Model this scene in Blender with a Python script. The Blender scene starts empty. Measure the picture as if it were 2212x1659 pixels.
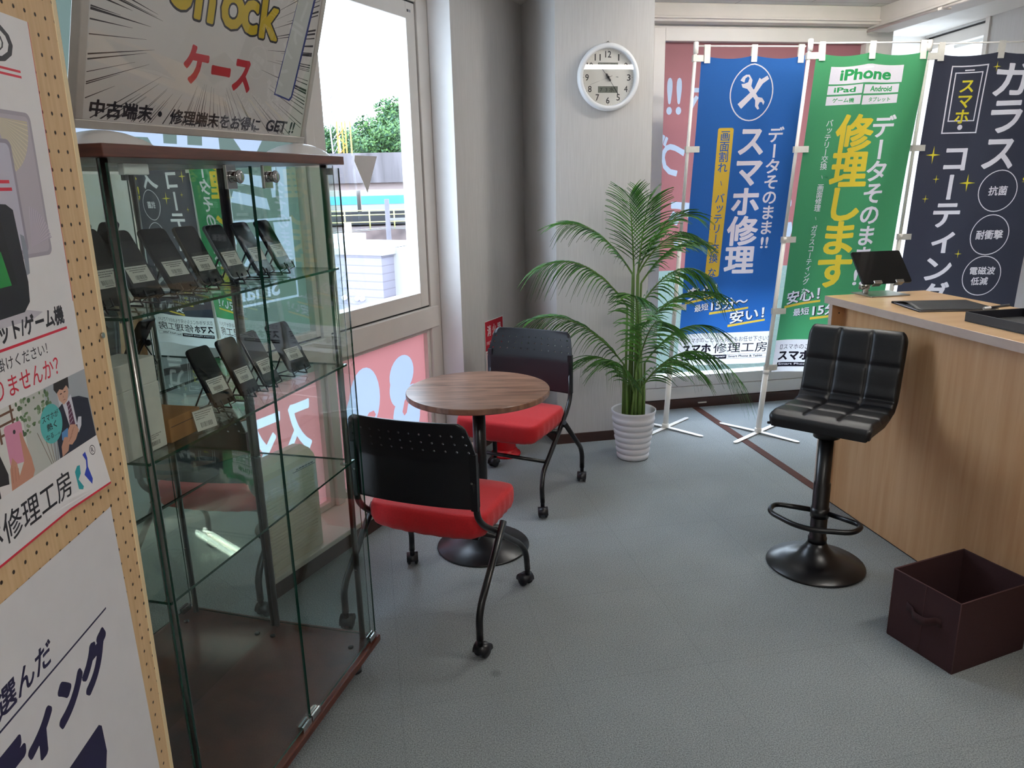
import bpy, bmesh, math, random
import numpy as np
from math import sin, cos, radians, pi, sqrt, atan2
from mathutils import Vector, Matrix, Euler

scene = bpy.context.scene
COL = scene.collection
random.seed(7)

# ------------------------------------------------------------------ camera
EYE = 1.55
PITCH, ROLL, FPX = radians(15.087), radians(1.317), 1619.6
fwd = Vector((0, cos(PITCH), -sin(PITCH)))
rgt0 = Vector((1, 0, 0)); dwn0 = fwd.cross(rgt0)
rgt = rgt0 * cos(ROLL) + dwn0 * sin(ROLL)
up = -(dwn0 * cos(ROLL) - rgt0 * sin(ROLL))
cam_data = bpy.data.cameras.new('camera')
cam_data.sensor_fit = 'HORIZONTAL'; cam_data.sensor_width = 36.0
cam_data.lens = FPX / 2212 * 36.0
cam_data.clip_start = 0.05; cam_data.clip_end = 600
cam = bpy.data.objects.new('camera', cam_data); COL.objects.link(cam)
M = Matrix((rgt, up, -fwd)).transposed().to_4x4(); M.translation = (0, 0, EYE)
cam.matrix_world = M
scene.camera = cam

# ------------------------------------------------------------------ exposure, sky, sun
scene.view_settings.view_transform = 'Standard'
scene.view_settings.look = 'None'
scene.view_settings.gamma = 1.0
scene.view_settings.use_curve_mapping = False
scene.view_settings.exposure = 0.5
scene.cycles.transparent_max_bounces = 48
scene.cycles.max_bounces = 14
scene.cycles.diffuse_bounces = 7
scene.cycles.glossy_bounces = 7
scene.cycles.transmission_bounces = 10
scene.cycles.caustics_reflective = False
scene.cycles.caustics_refractive = False
scene.cycles.sample_clamp_indirect = 6.0

SKY_STRENGTH, SUN_STRENGTH, TUBE_STRENGTH = 9.0, 1.6, 46.0
world = bpy.data.worlds.new('sky'); scene.world = world; world.use_nodes = True
wn = world.node_tree.nodes; wl = world.node_tree.links; wn.clear()
wo = wn.new('ShaderNodeOutputWorld'); wb = wn.new('ShaderNodeBackground')
wtc = wn.new('ShaderNodeTexCoord'); wsep = wn.new('ShaderNodeSeparateXYZ'); wramp = wn.new('ShaderNodeValToRGB')
wl.new(wtc.outputs['Generated'], wsep.inputs[0]); wl.new(wsep.outputs['Z'], wramp.inputs[0])
wramp.color_ramp.elements[0].color = (0.76, 0.86, 1.0, 1); wramp.color_ramp.elements[1].color = (0.70, 0.80, 1.0, 1)
wl.new(wramp.outputs[0], wb.inputs['Color']); wb.inputs['Strength'].default_value = SKY_STRENGTH
wl.new(wb.outputs[0], wo.inputs[0])
sun_d = bpy.data.lights.new('sun', 'SUN'); sun_d.energy = SUN_STRENGTH; sun_d.angle = radians(3); sun_d.color = (1.0, 0.95, 0.86)
sun = bpy.data.objects.new('sun', sun_d); COL.objects.link(sun)
sun.rotation_euler = Vector((-0.25, 0.72, -0.65)).to_track_quat('-Z', 'Y').to_euler()

# ------------------------------------------------------------------ frames of the building
def hd(deg): return Vector((sin(radians(deg)), cos(radians(deg)), 0))
B_S, B_N = hd(26.1), hd(116.1)          # left window wall: along it, and into the room
A_S, A_N = hd(79.6), hd(169.6)          # back wall: along it, and towards the viewer
C_O, C_S, C_D = Vector((-.482, 2.19, 0)), hd(15), hd(-75)   # showcase: along its front, into its depth
def fB(p): return B_S * p[0] + B_N * p[1] + Vector((0, 0, p[2]))
def fA(p): return A_S * p[0] + A_N * p[1] + Vector((0, 0, p[2]))
def fC(p): return C_O + C_S * p[0] + C_D * p[1] + Vector((0, 0, p[2]))
def ident(p): return Vector(p)
def local(loc, heading):
    f = hd(heading); r = hd(heading + 90); o = Vector(loc)
    return lambda p: o + r * p[0] + f * p[1] + Vector((0, 0, p[2]))

# ------------------------------------------------------------------ materials
def lin(h):
    h = h.lstrip('#'); c = [int(h[i:i + 2], 16) / 255 for i in (0, 2, 4)]
    return tuple((x / 12.92 if x <= 0.04045 else ((x + 0.055) / 1.055) ** 2.4) for x in c) + (1.0,)
MATS = {}
def mat(name, color, rough=0.5, metal=0.0, spec=0.5, noise=(40, 0.06), bump=None, coat=0.0, stretch=(1, 1, 1), trans=0.0, emit=None, sheen=0.0):
    """Principled with procedural tone variation; trans mixes in a translucent (back-lit) component."""
    if name in MATS: return MATS[name]
    m = bpy.data.materials.new(name); m.use_nodes = True; MATS[name] = m
    n, l = m.node_tree.nodes, m.node_tree.links
    b = n['Principled BSDF']; out = n['Material Output']
    col = lin(color) if isinstance(color, str) else color
    b.inputs['Roughness'].default_value = rough; b.inputs['Metallic'].default_value = metal
    b.inputs['Specular IOR Level'].default_value = spec; b.inputs['Coat Weight'].default_value = coat
    b.inputs['Sheen Weight'].default_value = sheen
    tc = n.new('ShaderNodeTexCoord'); mp = n.new('ShaderNodeMapping'); mp.inputs['Scale'].default_value = stretch
    l.new(tc.outputs['Object'], mp.inputs[0])
    nz = n.new('ShaderNodeTexNoise'); nz.inputs['Scale'].default_value = noise[0]; nz.inputs['Detail'].default_value = 4
    l.new(mp.outputs[0], nz.inputs['Vector'])
    mr = n.new('ShaderNodeMapRange'); mr.inputs['From Min'].default_value = 0.25; mr.inputs['From Max'].default_value = 0.75
    mr.inputs['To Min'].default_value = 1 - noise[1]; mr.inputs['To Max'].default_value = 1 + noise[1]
    l.new(nz.outputs['Fac'], mr.inputs['Value'])
    vm = n.new('ShaderNodeVectorMath'); vm.operation = 'SCALE'; vm.inputs[0].default_value = col[:3]
    l.new(mr.outputs[0], vm.inputs['Scale']); l.new(vm.outputs[0], b.inputs['Base Color'])
    if bump:
        n2 = n.new('ShaderNodeTexNoise'); n2.inputs['Scale'].default_value = bump[0]; n2.inputs['Detail'].default_value = 3
        l.new(mp.outputs[0], n2.inputs['Vector'])
        bp = n.new('ShaderNodeBump'); bp.inputs['Strength'].default_value = bump[1]; bp.inputs['Distance'].default_value = 0.002
        l.new(n2.outputs['Fac'], bp.inputs['Height']); l.new(bp.outputs[0], b.inputs['Normal'])
    if trans:
        t = n.new('ShaderNodeBsdfTranslucent'); l.new(vm.outputs[0], t.inputs['Color'])
        mx = n.new('ShaderNodeMixShader'); mx.inputs[0].default_value = trans
        l.new(b.outputs[0], mx.inputs[1]); l.new(t.outputs[0], mx.inputs[2]); l.new(mx.outputs[0], out.inputs['Surface'])
    if emit:
        b.inputs['Emission Color'].default_value = emit[0]; b.inputs['Emission Strength'].default_value = emit[1]
    return m

def wood(name, c1, c2, scale=(3, 30, 3), rough=0.45, rot=0.0, coat=0.0, bumpy=0.0):
    if name in MATS: return MATS[name]
    m = bpy.data.materials.new(name); m.use_nodes = True; MATS[name] = m
    n, l = m.node_tree.nodes, m.node_tree.links; b = n['Principled BSDF']
    b.inputs['Roughness'].default_value = rough; b.inputs['Coat Weight'].default_value = coat
    tc = n.new('ShaderNodeTexCoord'); mp = n.new('ShaderNodeMapping'); mp.inputs['Scale'].default_value = scale; mp.inputs['Rotation'].default_value = (0, 0, rot)
    l.new(tc.outputs['Object'], mp.inputs[0])
    n1 = n.new('ShaderNodeTexNoise'); n1.inputs['Scale'].default_value = 2.2; n1.inputs['Detail'].default_value = 8; n1.inputs['Distortion'].default_value = 0.6
    l.new(mp.outputs[0], n1.inputs['Vector'])
    rp = n.new('ShaderNodeValToRGB'); rp.color_ramp.elements[0].position = 0.32; rp.color_ramp.elements[1].position = 0.68
    rp.color_ramp.elements[0].color = lin(c1); rp.color_ramp.elements[1].color = lin(c2)
    l.new(n1.outputs['Fac'], rp.inputs[0]); l.new(rp.outputs[0], b.inputs['Base Color'])
    return m

def glass(name, tint=(0.93, 0.965, 0.95), refl=1.0):
    """Thin pane: lets light straight through, reflects more at grazing angles."""
    if name in MATS: return MATS[name]
    m = bpy.data.materials.new(name); m.use_nodes = True; MATS[name] = m
    n, l = m.node_tree.nodes, m.node_tree.links; n.remove(n['Principled BSDF']); out = n['Material Output']
    lw = n.new('ShaderNodeLayerWeight'); lw.inputs['Blend'].default_value = 0.5
    pw = n.new('ShaderNodeMath'); pw.operation = 'POWER'; pw.inputs[1].default_value = 5.0
    l.new(lw.outputs['Facing'], pw.inputs[0])
    ma = n.new('ShaderNodeMath'); ma.operation = 'MULTIPLY_ADD'; ma.inputs[1].default_value = 0.9 * refl; ma.inputs[2].default_value = 0.04 * refl
    l.new(pw.outputs[0], ma.inputs[0])
    tr = n.new('ShaderNodeBsdfTransparent')
    nz = n.new('ShaderNodeTexNoise'); nz.inputs['Scale'].default_value = 1.5
    mixc = n.new('ShaderNodeMix'); mixc.data_type = 'RGBA'; mixc.inputs['A'].default_value = tuple(tint) + (1,)
    mixc.inputs['B'].default_value = tuple(c * 0.985 for c in tint) + (1,)
    l.new(nz.outputs['Fac'], mixc.inputs['Factor']); l.new(mixc.outputs['Result'], tr.inputs['Color'])
    gl = n.new('ShaderNodeBsdfGlossy'); gl.inputs['Roughness'].default_value = 0.0
    mx = n.new('ShaderNodeMixShader'); l.new(ma.outputs[0], mx.inputs[0]); l.new(tr.outputs[0], mx.inputs[1]); l.new(gl.outputs[0], mx.inputs[2])
    l.new(mx.outputs[0], out.inputs['Surface'])
    return m

def node_mat(name, build, **kw):
    if name in MATS: return MATS[name]
    m = bpy.data.materials.new(name); m.use_nodes = True; MATS[name] = m
    n, l = m.node_tree.nodes, m.node_tree.links; b = n['Principled BSDF']
    for k, v in kw.items(): b.inputs[k].default_value = v
    build(n, l, b); return m

def build_carpet(n, l, b):
    tc = n.new('ShaderNodeTexCoord')
    fine = n.new('ShaderNodeTexNoise'); fine.inputs['Scale'].default_value = 260; fine.inputs['Detail'].default_value = 3
    mid = n.new('ShaderNodeTexNoise'); mid.inputs['Scale'].default_value = 2.2; mid.inputs['Detail'].default_value = 5
    l.new(tc.outputs['Object'], fine.inputs['Vector']); l.new(tc.outputs['Object'], mid.inputs['Vector'])
    r1 = n.new('ShaderNodeValToRGB'); r1.color_ramp.elements[0].position = .3; r1.color_ramp.elements[1].position = .72
    r1.color_ramp.elements[0].color = lin('#646a6c'); r1.color_ramp.elements[1].color = lin('#a9b0b2')
    l.new(fine.outputs['Fac'], r1.inputs[0])
    mr = n.new('ShaderNodeMapRange'); mr.inputs['From Min'].default_value = .3; mr.inputs['From Max'].default_value = .7; mr.inputs['To Min'].default_value = .9; mr.inputs['To Max'].default_value = 1.06
    l.new(mid.outputs['Fac'], mr.inputs['Value'])
    # half-metre carpet tiles laid square to the back wall, hairline joints
    mp = n.new('ShaderNodeMapping'); mp.inputs['Rotation'].default_value = (0, 0, radians(-10.4)); l.new(tc.outputs['Object'], mp.inputs[0])
    br = n.new('ShaderNodeTexBrick'); br.offset = 0; br.inputs['Scale'].default_value = 1; br.inputs['Mortar Size'].default_value = .0016; br.inputs['Brick Width'].default_value = .5; br.inputs['Row Height'].default_value = .5
    br.inputs['Color1'].default_value = (1, 1, 1, 1); br.inputs['Color2'].default_value = (.975, .975, .975, 1); br.inputs['Mortar'].default_value = (.86, .86, .86, 1)
    l.new(mp.outputs[0], br.inputs['Vector'])
    # a small scuffed stain beside the near castor
    dist = n.new('ShaderNodeVectorMath'); dist.operation = 'DISTANCE'; dist.inputs[1].default_value = (-.075, 2.12, 0); l.new(tc.outputs['Object'], dist.inputs[0])
    sm = n.new('ShaderNodeMapRange'); sm.inputs['From Min'].default_value = .008; sm.inputs['From Max'].default_value = .024; sm.inputs['To Min'].default_value = .72; sm.inputs['To Max'].default_value = 1
    l.new(dist.outputs['Value'], sm.inputs['Value'])
    m1 = n.new('ShaderNodeVectorMath'); m1.operation = 'SCALE'; l.new(r1.outputs[0], m1.inputs[0]); l.new(mr.outputs[0], m1.inputs['Scale'])
    m2 = n.new('ShaderNodeVectorMath'); m2.operation = 'MULTIPLY'; l.new(m1.outputs[0], m2.inputs[0]); l.new(br.outputs['Color'], m2.inputs[1])
    m3 = n.new('ShaderNodeVectorMath'); m3.operation = 'SCALE'; l.new(m2.outputs[0], m3.inputs[0]); l.new(sm.outputs[0], m3.inputs['Scale'])
    l.new(m3.outputs[0], b.inputs['Base Color'])
    bp = n.new('ShaderNodeBump'); bp.inputs['Strength'].default_value = .5; bp.inputs['Distance'].default_value = .003
    l.new(fine.outputs['Fac'], bp.inputs['Height']); l.new(bp.outputs[0], b.inputs['Normal'])

def build_wallpaper(n, l, b):
    tc = n.new('ShaderNodeTexCoord'); mp = n.new('ShaderNodeMapping'); mp.inputs['Scale'].default_value = (1, 1, .04); l.new(tc.outputs['Object'], mp.inputs[0])
    nz = n.new('ShaderNodeTexNoise'); nz.inputs['Scale'].default_value = 170; nz.inputs['Detail'].default_value = 3; l.new(mp.outputs[0], nz.inputs['Vector'])
    rp = n.new('ShaderNodeValToRGB'); rp.color_ramp.elements[0].position = .3; rp.color_ramp.elements[1].position = .7
    rp.color_ramp.elements[0].color = lin('#c0bdbb'); rp.color_ramp.elements[1].color = lin('#c9c6c4')
    l.new(nz.outputs['Fac'], rp.inputs[0]); l.new(rp.outputs[0], b.inputs['Base Color'])
    bp = n.new('ShaderNodeBump'); bp.inputs['Strength'].default_value = .35; bp.inputs['Distance'].default_value = .002
    l.new(nz.outputs['Fac'], bp.inputs['Height']); l.new(bp.outputs[0], b.inputs['Normal'])

def build_pegboard(n, l, b):
    # 25 mm pegboard: round holes computed from the board's own coordinates, over pale plywood grain
    tc = n.new('ShaderNodeTexCoord')
    mp = n.new('ShaderNodeMapping'); mp.inputs['Scale'].default_value = (40, 40, 40); mp.inputs['Location'].default_value = (0.72, 0.72, 0.3); l.new(tc.outputs['Object'], mp.inputs[0])
    fr = n.new('ShaderNodeVectorMath'); fr.operation = 'FRACTION'; l.new(mp.outputs[0], fr.inputs[0])
    mk = n.new('ShaderNodeVectorMath'); mk.operation = 'MULTIPLY'; mk.inputs[1].default_value = (0, 1, 1); l.new(fr.outputs[0], mk.inputs[0])
    ds = n.new('ShaderNodeVectorMath'); ds.operation = 'DISTANCE'; ds.inputs[1].default_value = (0, .5, .5); l.new(mk.outputs[0], ds.inputs[0])
    st = n.new('ShaderNodeMapRange'); st.inputs['From Min'].default_value = .085; st.inputs['From Max'].default_value = .115; l.new(ds.outputs['Value'], st.inputs['Value'])
    m2 = n.new('ShaderNodeMapping'); m2.inputs['Scale'].default_value = (6, 60, 5); l.new(tc.outputs['Object'], m2.inputs[0])
    nz = n.new('ShaderNodeTexNoise'); nz.inputs['Scale'].default_value = 2; nz.inputs['Detail'].default_value = 6; l.new(m2.outputs[0], nz.inputs['Vector'])
    rp = n.new('ShaderNodeValToRGB'); rp.color_ramp.elements[0].position = .3; rp.color_ramp.elements[1].position = .7
    rp.color_ramp.elements[0].color = lin('#cba77b'); rp.color_ramp.elements[1].color = lin('#dab98f'); l.new(nz.outputs['Fac'], rp.inputs[0])
    mx = n.new('ShaderNodeMix'); mx.data_type = 'RGBA'; mx.inputs['A'].default_value = lin('#2a1a0e'); l.new(st.outputs[0], mx.inputs['Factor']); l.new(rp.outputs[0], mx.inputs['B'])
    l.new(mx.outputs['Result'], b.inputs['Base Color'])
    bp = n.new('ShaderNodeBump'); bp.inputs['Strength'].default_value = .8; bp.inputs['Distance'].default_value = .004
    l.new(st.outputs[0], bp.inputs['Height']); l.new(bp.outputs[0], b.inputs['Normal'])

def build_ceiling(n, l, b):
    tc = n.new('ShaderNodeTexCoord'); mp = n.new('ShaderNodeMapping'); mp.inputs['Rotation'].default_value = (0, 0, radians(-10.4)); l.new(tc.outputs['Object'], mp.inputs[0])
    br = n.new('ShaderNodeTexBrick'); br.inputs['Scale'].default_value = 1; br.inputs['Mortar Size'].default_value = .003; br.inputs['Brick Width'].default_value = .91; br.inputs['Row Height'].default_value = .455
    br.inputs['Color1'].default_value = lin('#dcdad6'); br.inputs['Color2'].default_value = lin('#d8d6d2'); br.inputs['Mortar'].default_value = lin('#a9a6a2'); l.new(mp.outputs[0], br.inputs['Vector'])
    l.new(br.outputs['Color'], b.inputs['Base Color'])
    nz = n.new('ShaderNodeTexNoise'); nz.inputs['Scale'].default_value = 90; l.new(tc.outputs['Object'], nz.inputs['Vector'])
    bp = n.new('ShaderNodeBump'); bp.inputs['Strength'].default_value = .3; bp.inputs['Distance'].default_value = .002; l.new(nz.outputs['Fac'], bp.inputs['Height']); l.new(bp.outputs[0], b.inputs['Normal'])

def build_concrete(n, l, b):
    tc = n.new('ShaderNodeTexCoord'); mp = n.new('ShaderNodeMapping'); mp.inputs['Scale'].default_value = (1, 1, .08); l.new(tc.outputs['Object'], mp.inputs[0])
    nz = n.new('ShaderNodeTexNoise'); nz.inputs['Scale'].default_value = 1.6; nz.inputs['Detail'].default_value = 7; l.new(mp.outputs[0], nz.inputs['Vector'])
    rp = n.new('ShaderNodeValToRGB'); rp.color_ramp.elements[0].position = .3; rp.color_ramp.elements[1].position = .7
    rp.color_ramp.elements[0].color = lin('#4d484a'); rp.color_ramp.elements[1].color = lin('#6d676b'); l.new(nz.outputs['Fac'], rp.inputs[0]); l.new(rp.outputs[0], b.inputs['Base Color'])

def build_stone(n, l, b):
    tc = n.new('ShaderNodeTexCoord')
    vo = n.new('ShaderNodeTexVoronoi'); vo.inputs['Scale'].default_value = 1.6; l.new(tc.outputs['Object'], vo.inputs['Vector'])
    rp = n.new('ShaderNodeValToRGB'); rp.color_ramp.elements[0].color = lin('#5a4b48'); rp.color_ramp.elements[1].color = lin('#352a29'); l.new(vo.outputs['Distance'], rp.inputs[0]); l.new(rp.outputs[0], b.inputs['Base Color'])

def build_siding(n, l, b):
    tc = n.new('ShaderNodeTexCoord'); sp = n.new('ShaderNodeSeparateXYZ'); l.new(tc.outputs['Object'], sp.inputs[0])
    mu = n.new('ShaderNodeMath'); mu.operation = 'MULTIPLY'; mu.inputs[1].default_value = 4.5; l.new(sp.outputs['Z'], mu.inputs[0])
    fr = n.new('ShaderNodeMath'); fr.operation = 'FRACT'; l.new(mu.outputs[0], fr.inputs[0])
    rp = n.new('ShaderNodeValToRGB'); rp.color_ramp.elements[0].color = lin('#5a5560'); rp.color_ramp.elements[1].color = lin('#7a7580'); rp.color_ramp.elements[1].position = .16
    l.new(fr.outputs[0], rp.inputs[0]); l.new(rp.outputs[0], b.inputs['Base Color'])

def build_leaf(n, l, b):
    g = n.new('ShaderNodeNewGeometry'); rp = n.new('ShaderNodeValToRGB')
    rp.color_ramp.elements[0].color = lin('#1f4a1c'); rp.color_ramp.elements[1].color = lin('#4f8c2a'); l.new(g.outputs['Random Per Island'], rp.inputs[0]); l.new(rp.outputs[0], b.inputs['Base Color'])

WHITE = 'white'
M_ = dict(
    carpet=node_mat('carpet', build_carpet, Roughness=.95), wallpaper=node_mat('wallpaper', build_wallpaper, Roughness=.8),
    pegboard=node_mat('pegboard', build_pegboard, Roughness=.6), ceiling=node_mat('ceiling_board', build_ceiling, Roughness=.9),
    frame=mat('window_frame_paint', '#d9d3cd', .42, noise=(8, .03)), reveal=mat('white_reveal', '#e4e2e2', .6, noise=(15, .02)),
    base_brown=mat('brown_vinyl', '#3c241d', .5, noise=(20, .12)), gasket=mat('black_gasket', '#121214', .6),
    sill=mat('sill_laminate', '#d8cfc6', .35, noise=(10, .04)), lip=mat('soffit_paint', '#cfc8c0', .6, noise=(10, .03)),
    black=mat('black_plastic', '#131319', .36, noise=(60, .1), bump=(300, .08)), blackmetal=mat('black_powder_coat', '#0e0d10', .32, noise=(60, .1)),
    red=mat('red_fabric', '#c41a22', .85, noise=(200, .12), bump=(500, .35), sheen=.15), chrome=mat('chrome', '#c9c9c9', .12, metal=1, noise=(20, .03)),
    alu=mat('aluminium', '#b3afa8', .28, metal=1, noise=(50, .05)), steel=mat('brushed_steel', '#8f8c88', .3, metal=1, noise=(50, .06)),
    cherry=wood('cherry_laminate', '#452017', '#623325', (4, 4, 40), .35), tabletop=wood('walnut_laminate', '#614234', '#9d7560', (2, 16, 3), .3, rot=radians(-12)),
    maple=wood('maple_laminate', '#c29468', '#cfa47a', (14, 14, .8), .4), mapletop=wood('maple_top', '#c9a176', '#d6b48c', (2, 14, 3), .28, rot=radians(10)), mapleedge=wood('maple_edging', '#b7a296', '#c4b0a4', (5, 5, 9), .4),
    leather=mat('black_leather', '#0b0c11', .42, noise=(80, .15), bump=(420, .25)), white=mat('white_plastic', '#e8e8ea', .35, noise=(20, .02)),
    polewhite=mat('white_pole_plastic', '#ece8e2', .35, noise=(20, .03)), strap=mat('white_strap', '#e4e2dc', .6, trans=.35),
    paper=mat('white_paper', '#e6e3e2', .55, noise=(12, .015)), card=mat('white_card', '#dcd8d2', .6), kraft=mat('kraft_card', '#9a6a3c', .7, noise=(30, .08)),
    ink=mat('black_ink', '#17141a', .5), navyink=mat('navy_ink', '#17123a', .5), redink=mat('red_ink', '#cf2438', .5),
    screen=mat('dark_screen', '#07070a', .06, spec=.6, noise=(5, .05)), pglass=glass('pane_glass', (.93, .97, .95)), wglass=glass('window_glass', (.85, .88, .885), .55),
    gedge=mat('green_glass_edge', '#0c3a2c', .2, spec=.6), storage=mat('brown_nonwoven', '#35191c', .9, noise=(180, .12), bump=(400, .3)),
)
M_['mirror'] = mat('mirror_silver', '#dfe6e2', .0, metal=1, noise=(1, .003))

# ------------------------------------------------------------------ mesh builder
class MB:
    def __init__(self, xf=None): self.v, self.f, self.m, self.s, self.xf = [], [], [], [], xf
    def add(self, vs, fs, m=0, smooth=False, xf=None):
        o = len(self.v); xf = xf or self.xf
        self.v += [tuple(xf(p)) if xf else tuple(p) for p in vs]
        for f in fs: self.f.append([i + o for i in f]); self.m.append(m); self.s.append(smooth)
    def box(self, x0, x1, y0, y1, z0, z1, m=0, xf=None):
        self.add([(x0, y0, z0), (x1, y0, z0), (x1, y1, z0), (x0, y1, z0), (x0, y0, z1), (x1, y0, z1), (x1, y1, z1), (x0, y1, z1)],
                 [(0, 3, 2, 1), (4, 5, 6, 7), (0, 1, 5, 4), (1, 2, 6, 5), (2, 3, 7, 6), (3, 0, 4, 7)], m, False, xf)
    def poly(self, pts, m=0, xf=None): self.add(pts, [list(range(len(pts)))], m, False, xf)
    def prism(self, pts, z0, z1, m=0, xf=None, side_m=None):
        k = len(pts); vs = [(p[0], p[1], z0) for p in pts] + [(p[0], p[1], z1) for p in pts]
        self.add(vs, [list(range(k))[::-1], list(range(k, 2 * k))], m, False, xf)
        o = len(self.v) - 2 * k
        for i in range(k): self.f.append([o + i, o + (i + 1) % k, o + k + (i + 1) % k, o + k + i]); self.m.append(m if side_m is None else side_m); self.s.append(False)
    def tube(self, pts, r, seg=10, m=0, caps=True, xf=None, flat=1.0):
        pts = [Vector(p) for p in pts]; rs = r if isinstance(r, (list, tuple)) else [r] * len(pts)
        vs, fs = [], []; prev = None
        for i, p in enumerate(pts):
            t = (pts[min(i + 1, len(pts) - 1)] - pts[max(i - 1, 0)]).normalized()
            if prev is None:
                a = Vector((0, 0, 1)) if abs(t.z) < .9 else Vector((1, 0, 0)); u = t.cross(a).normalized()
            else: u = (prev - t * prev.dot(t)).normalized()
            prev = u; w = t.cross(u)
            for k in range(seg):
                a = 2 * pi * k / seg; vs.append(p + (u * cos(a) + w * sin(a) * flat) * rs[i])
        for i in range(len(pts) - 1):
            for k in range(seg): fs.append((i * seg + k, i * seg + (k + 1) % seg, (i + 1) * seg + (k + 1) % seg, (i + 1) * seg + k))
        self.add(vs, fs, m, True, xf)
        if caps:
            o = len(self.v) - len(vs)
            for a in (range(seg), range(len(vs) - seg, len(vs))): self.f.append([o + k for k in a]); self.m.append(m); self.s.append(False)
    def lathe(self, prof, seg=32, c=(0, 0, 0), m=0, xf=None, smooth=True):
        vs, fs = [], []
        for r, z in prof:
            for k in range(seg): a = 2 * pi * k / seg; vs.append((c[0] + r * cos(a), c[1] + r * sin(a), c[2] + z))
        for i in range(len(prof) - 1):
            for k in range(seg): fs.append((i * seg + k, i * seg + (k + 1) % seg, (i + 1) * seg + (k + 1) % seg, (i + 1) * seg + k))
        if prof[0][0] > 1e-6: fs.append(tuple(range(seg))[::-1])
        if prof[-1][0] > 1e-6: fs.append(tuple(range((len(prof) - 1) * seg, len(prof) * seg)))
        self.add(vs, fs, m, smooth, xf)
    def grid(self, fn, nu, nv, m=0, smooth=True, xf=None):
        vs = [fn(i / nu, j / nv) for j in range(nv + 1) for i in range(nu + 1)]
        fs = [(j * (nu + 1) + i, j * (nu + 1) + i + 1, (j + 1) * (nu + 1) + i + 1, (j + 1) * (nu + 1) + i) for j in range(nv) for i in range(nu)]
        self.add(vs, fs, m, smooth, xf)
    def build(self, name, mats, parent=None, bevel=0.0, merge=False, sub=0, recalc=True, solid=0.0, bseg=2, tri=0.0):
        me = bpy.data.meshes.new(name); me.from_pydata([tuple(p) for p in self.v], [], self.f)
        if not isinstance(mats, (list, tuple)): mats = [mats]
        for k in mats: me.materials.append(M_[k] if isinstance(k, str) else k)
        for i, p in enumerate(me.polygons): p.material_index = min(self.m[i], len(mats) - 1); p.use_smooth = self.s[i]
        bm = bmesh.new(); bm.from_mesh(me)
        if merge: bmesh.ops.remove_doubles(bm, verts=bm.verts, dist=1e-5)
        if recalc: bmesh.ops.recalc_face_normals(bm, faces=bm.faces)
        bm.to_mesh(me); bm.free()
        o = bpy.data.objects.new(name, me); COL.objects.link(o)
        if parent: o.parent = parent
        if solid: md = o.modifiers.new('thick', 'SOLIDIFY'); md.thickness = solid; md.offset = 0
        if bevel: md = o.modifiers.new('bevel', 'BEVEL'); md.width = bevel; md.segments = bseg; md.limit_method = 'ANGLE'; md.angle_limit = radians(40)
        if sub: md = o.modifiers.new('sub', 'SUBSURF'); md.levels = sub; md.render_levels = sub
        return o

def arc(points, rad=.03, n=5):
    """Round the corners of a polyline."""
    P = [Vector(p) for p in points]; out = [P[0]]
    for i in range(1, len(P) - 1):
        a, b, c = P[i - 1], P[i], P[i + 1]; d0, d1 = (a - b), (c - b); r = min(rad, d0.length * .45, d1.length * .45)
        p0, p1 = b + d0.normalized() * r, b + d1.normalized() * r
        for k in range(n + 1): t = k / n; out.append(p0 * (1 - t) ** 2 + b * 2 * t * (1 - t) + p1 * t * t)
    out.append(P[-1]); return out

def tag(o, label=None, cat=None, group=None, kind=None):
    if label: o['label'] = label
    if cat: o['category'] = cat
    if group: o['group'] = group
    if kind: o['kind'] = kind
    return o
def thing(name, label, cat, loc=(0, 0, 0), heading=0.0, group=None):
    """An Empty at a thing's base; heading is a compass heading of its local +Y."""
    o = bpy.data.objects.new(name, None); COL.objects.link(o); o.empty_display_size = .05
    o.location = loc; o.rotation_euler = (0, 0, -radians(heading)); return tag(o, label, cat, group)
def struct(o): o['kind'] = 'structure'; return o
def copy_tree(o, parent=None):
    c = o.copy(); COL.objects.link(c)
    if parent: c.parent = parent
    for ch in list(o.children): copy_tree(ch, c)
    return c

# ------------------------------------------------------------------ lettering and print
_fc = bpy.data.curves.new('lettering', 'FONT'); _fo = bpy.data.objects.new('lettering', _fc); COL.objects.link(_fo)
_fc.resolution_u = 3; _fc.dimensions = '2D'
GL = {}
def chain(edges):
    """Join directed edges into closed loops."""
    nxt = {}
    for a, b in edges: nxt.setdefault(a, []).append(b)
    out = []
    while nxt:
        a = next(iter(nxt)); lp = [a]
        while True:
            b = nxt[lp[-1]].pop()
            if not nxt[lp[-1]]: del nxt[lp[-1]]
            if b == a or b not in nxt: break
            lp.append(b)
        if len(lp) > 2: out.append(lp)
    return out
def inside(loops, x, y):
    ins = np.zeros(len(x), bool)
    for lp in loops:
        pg = np.asarray(lp)
        for (x0, y0), (x1, y1) in zip(pg, np.roll(pg, -1, 0)):
            if y0 != y1: ins ^= ((y0 > y) != (y1 > y)) & (x < (x1 - x0) * (y - y0) / (y1 - y0) + x0)
    return ins
def thin(lp, tol):
    """Drop points that lie on the line between their neighbours."""
    for _ in range(3):
        out = []; k = 0; n = len(lp)
        while k < n:
            a, b, c = out[-1] if out else lp[k - 1], lp[k], lp[(k + 1) % n]
            d = math.hypot(c[0] - a[0], c[1] - a[1]) or 1e-9; h = abs((c[0] - a[0]) * (a[1] - b[1]) - (a[0] - b[0]) * (c[1] - a[1])) / d
            if h > tol or len(out) < 1: out.append(b); k += 1
            else:
                if k + 1 < n: out.append(c)
                k += 2
        if len(out) < 4 or len(out) == len(lp): break
        lp = out
    return lp
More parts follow.
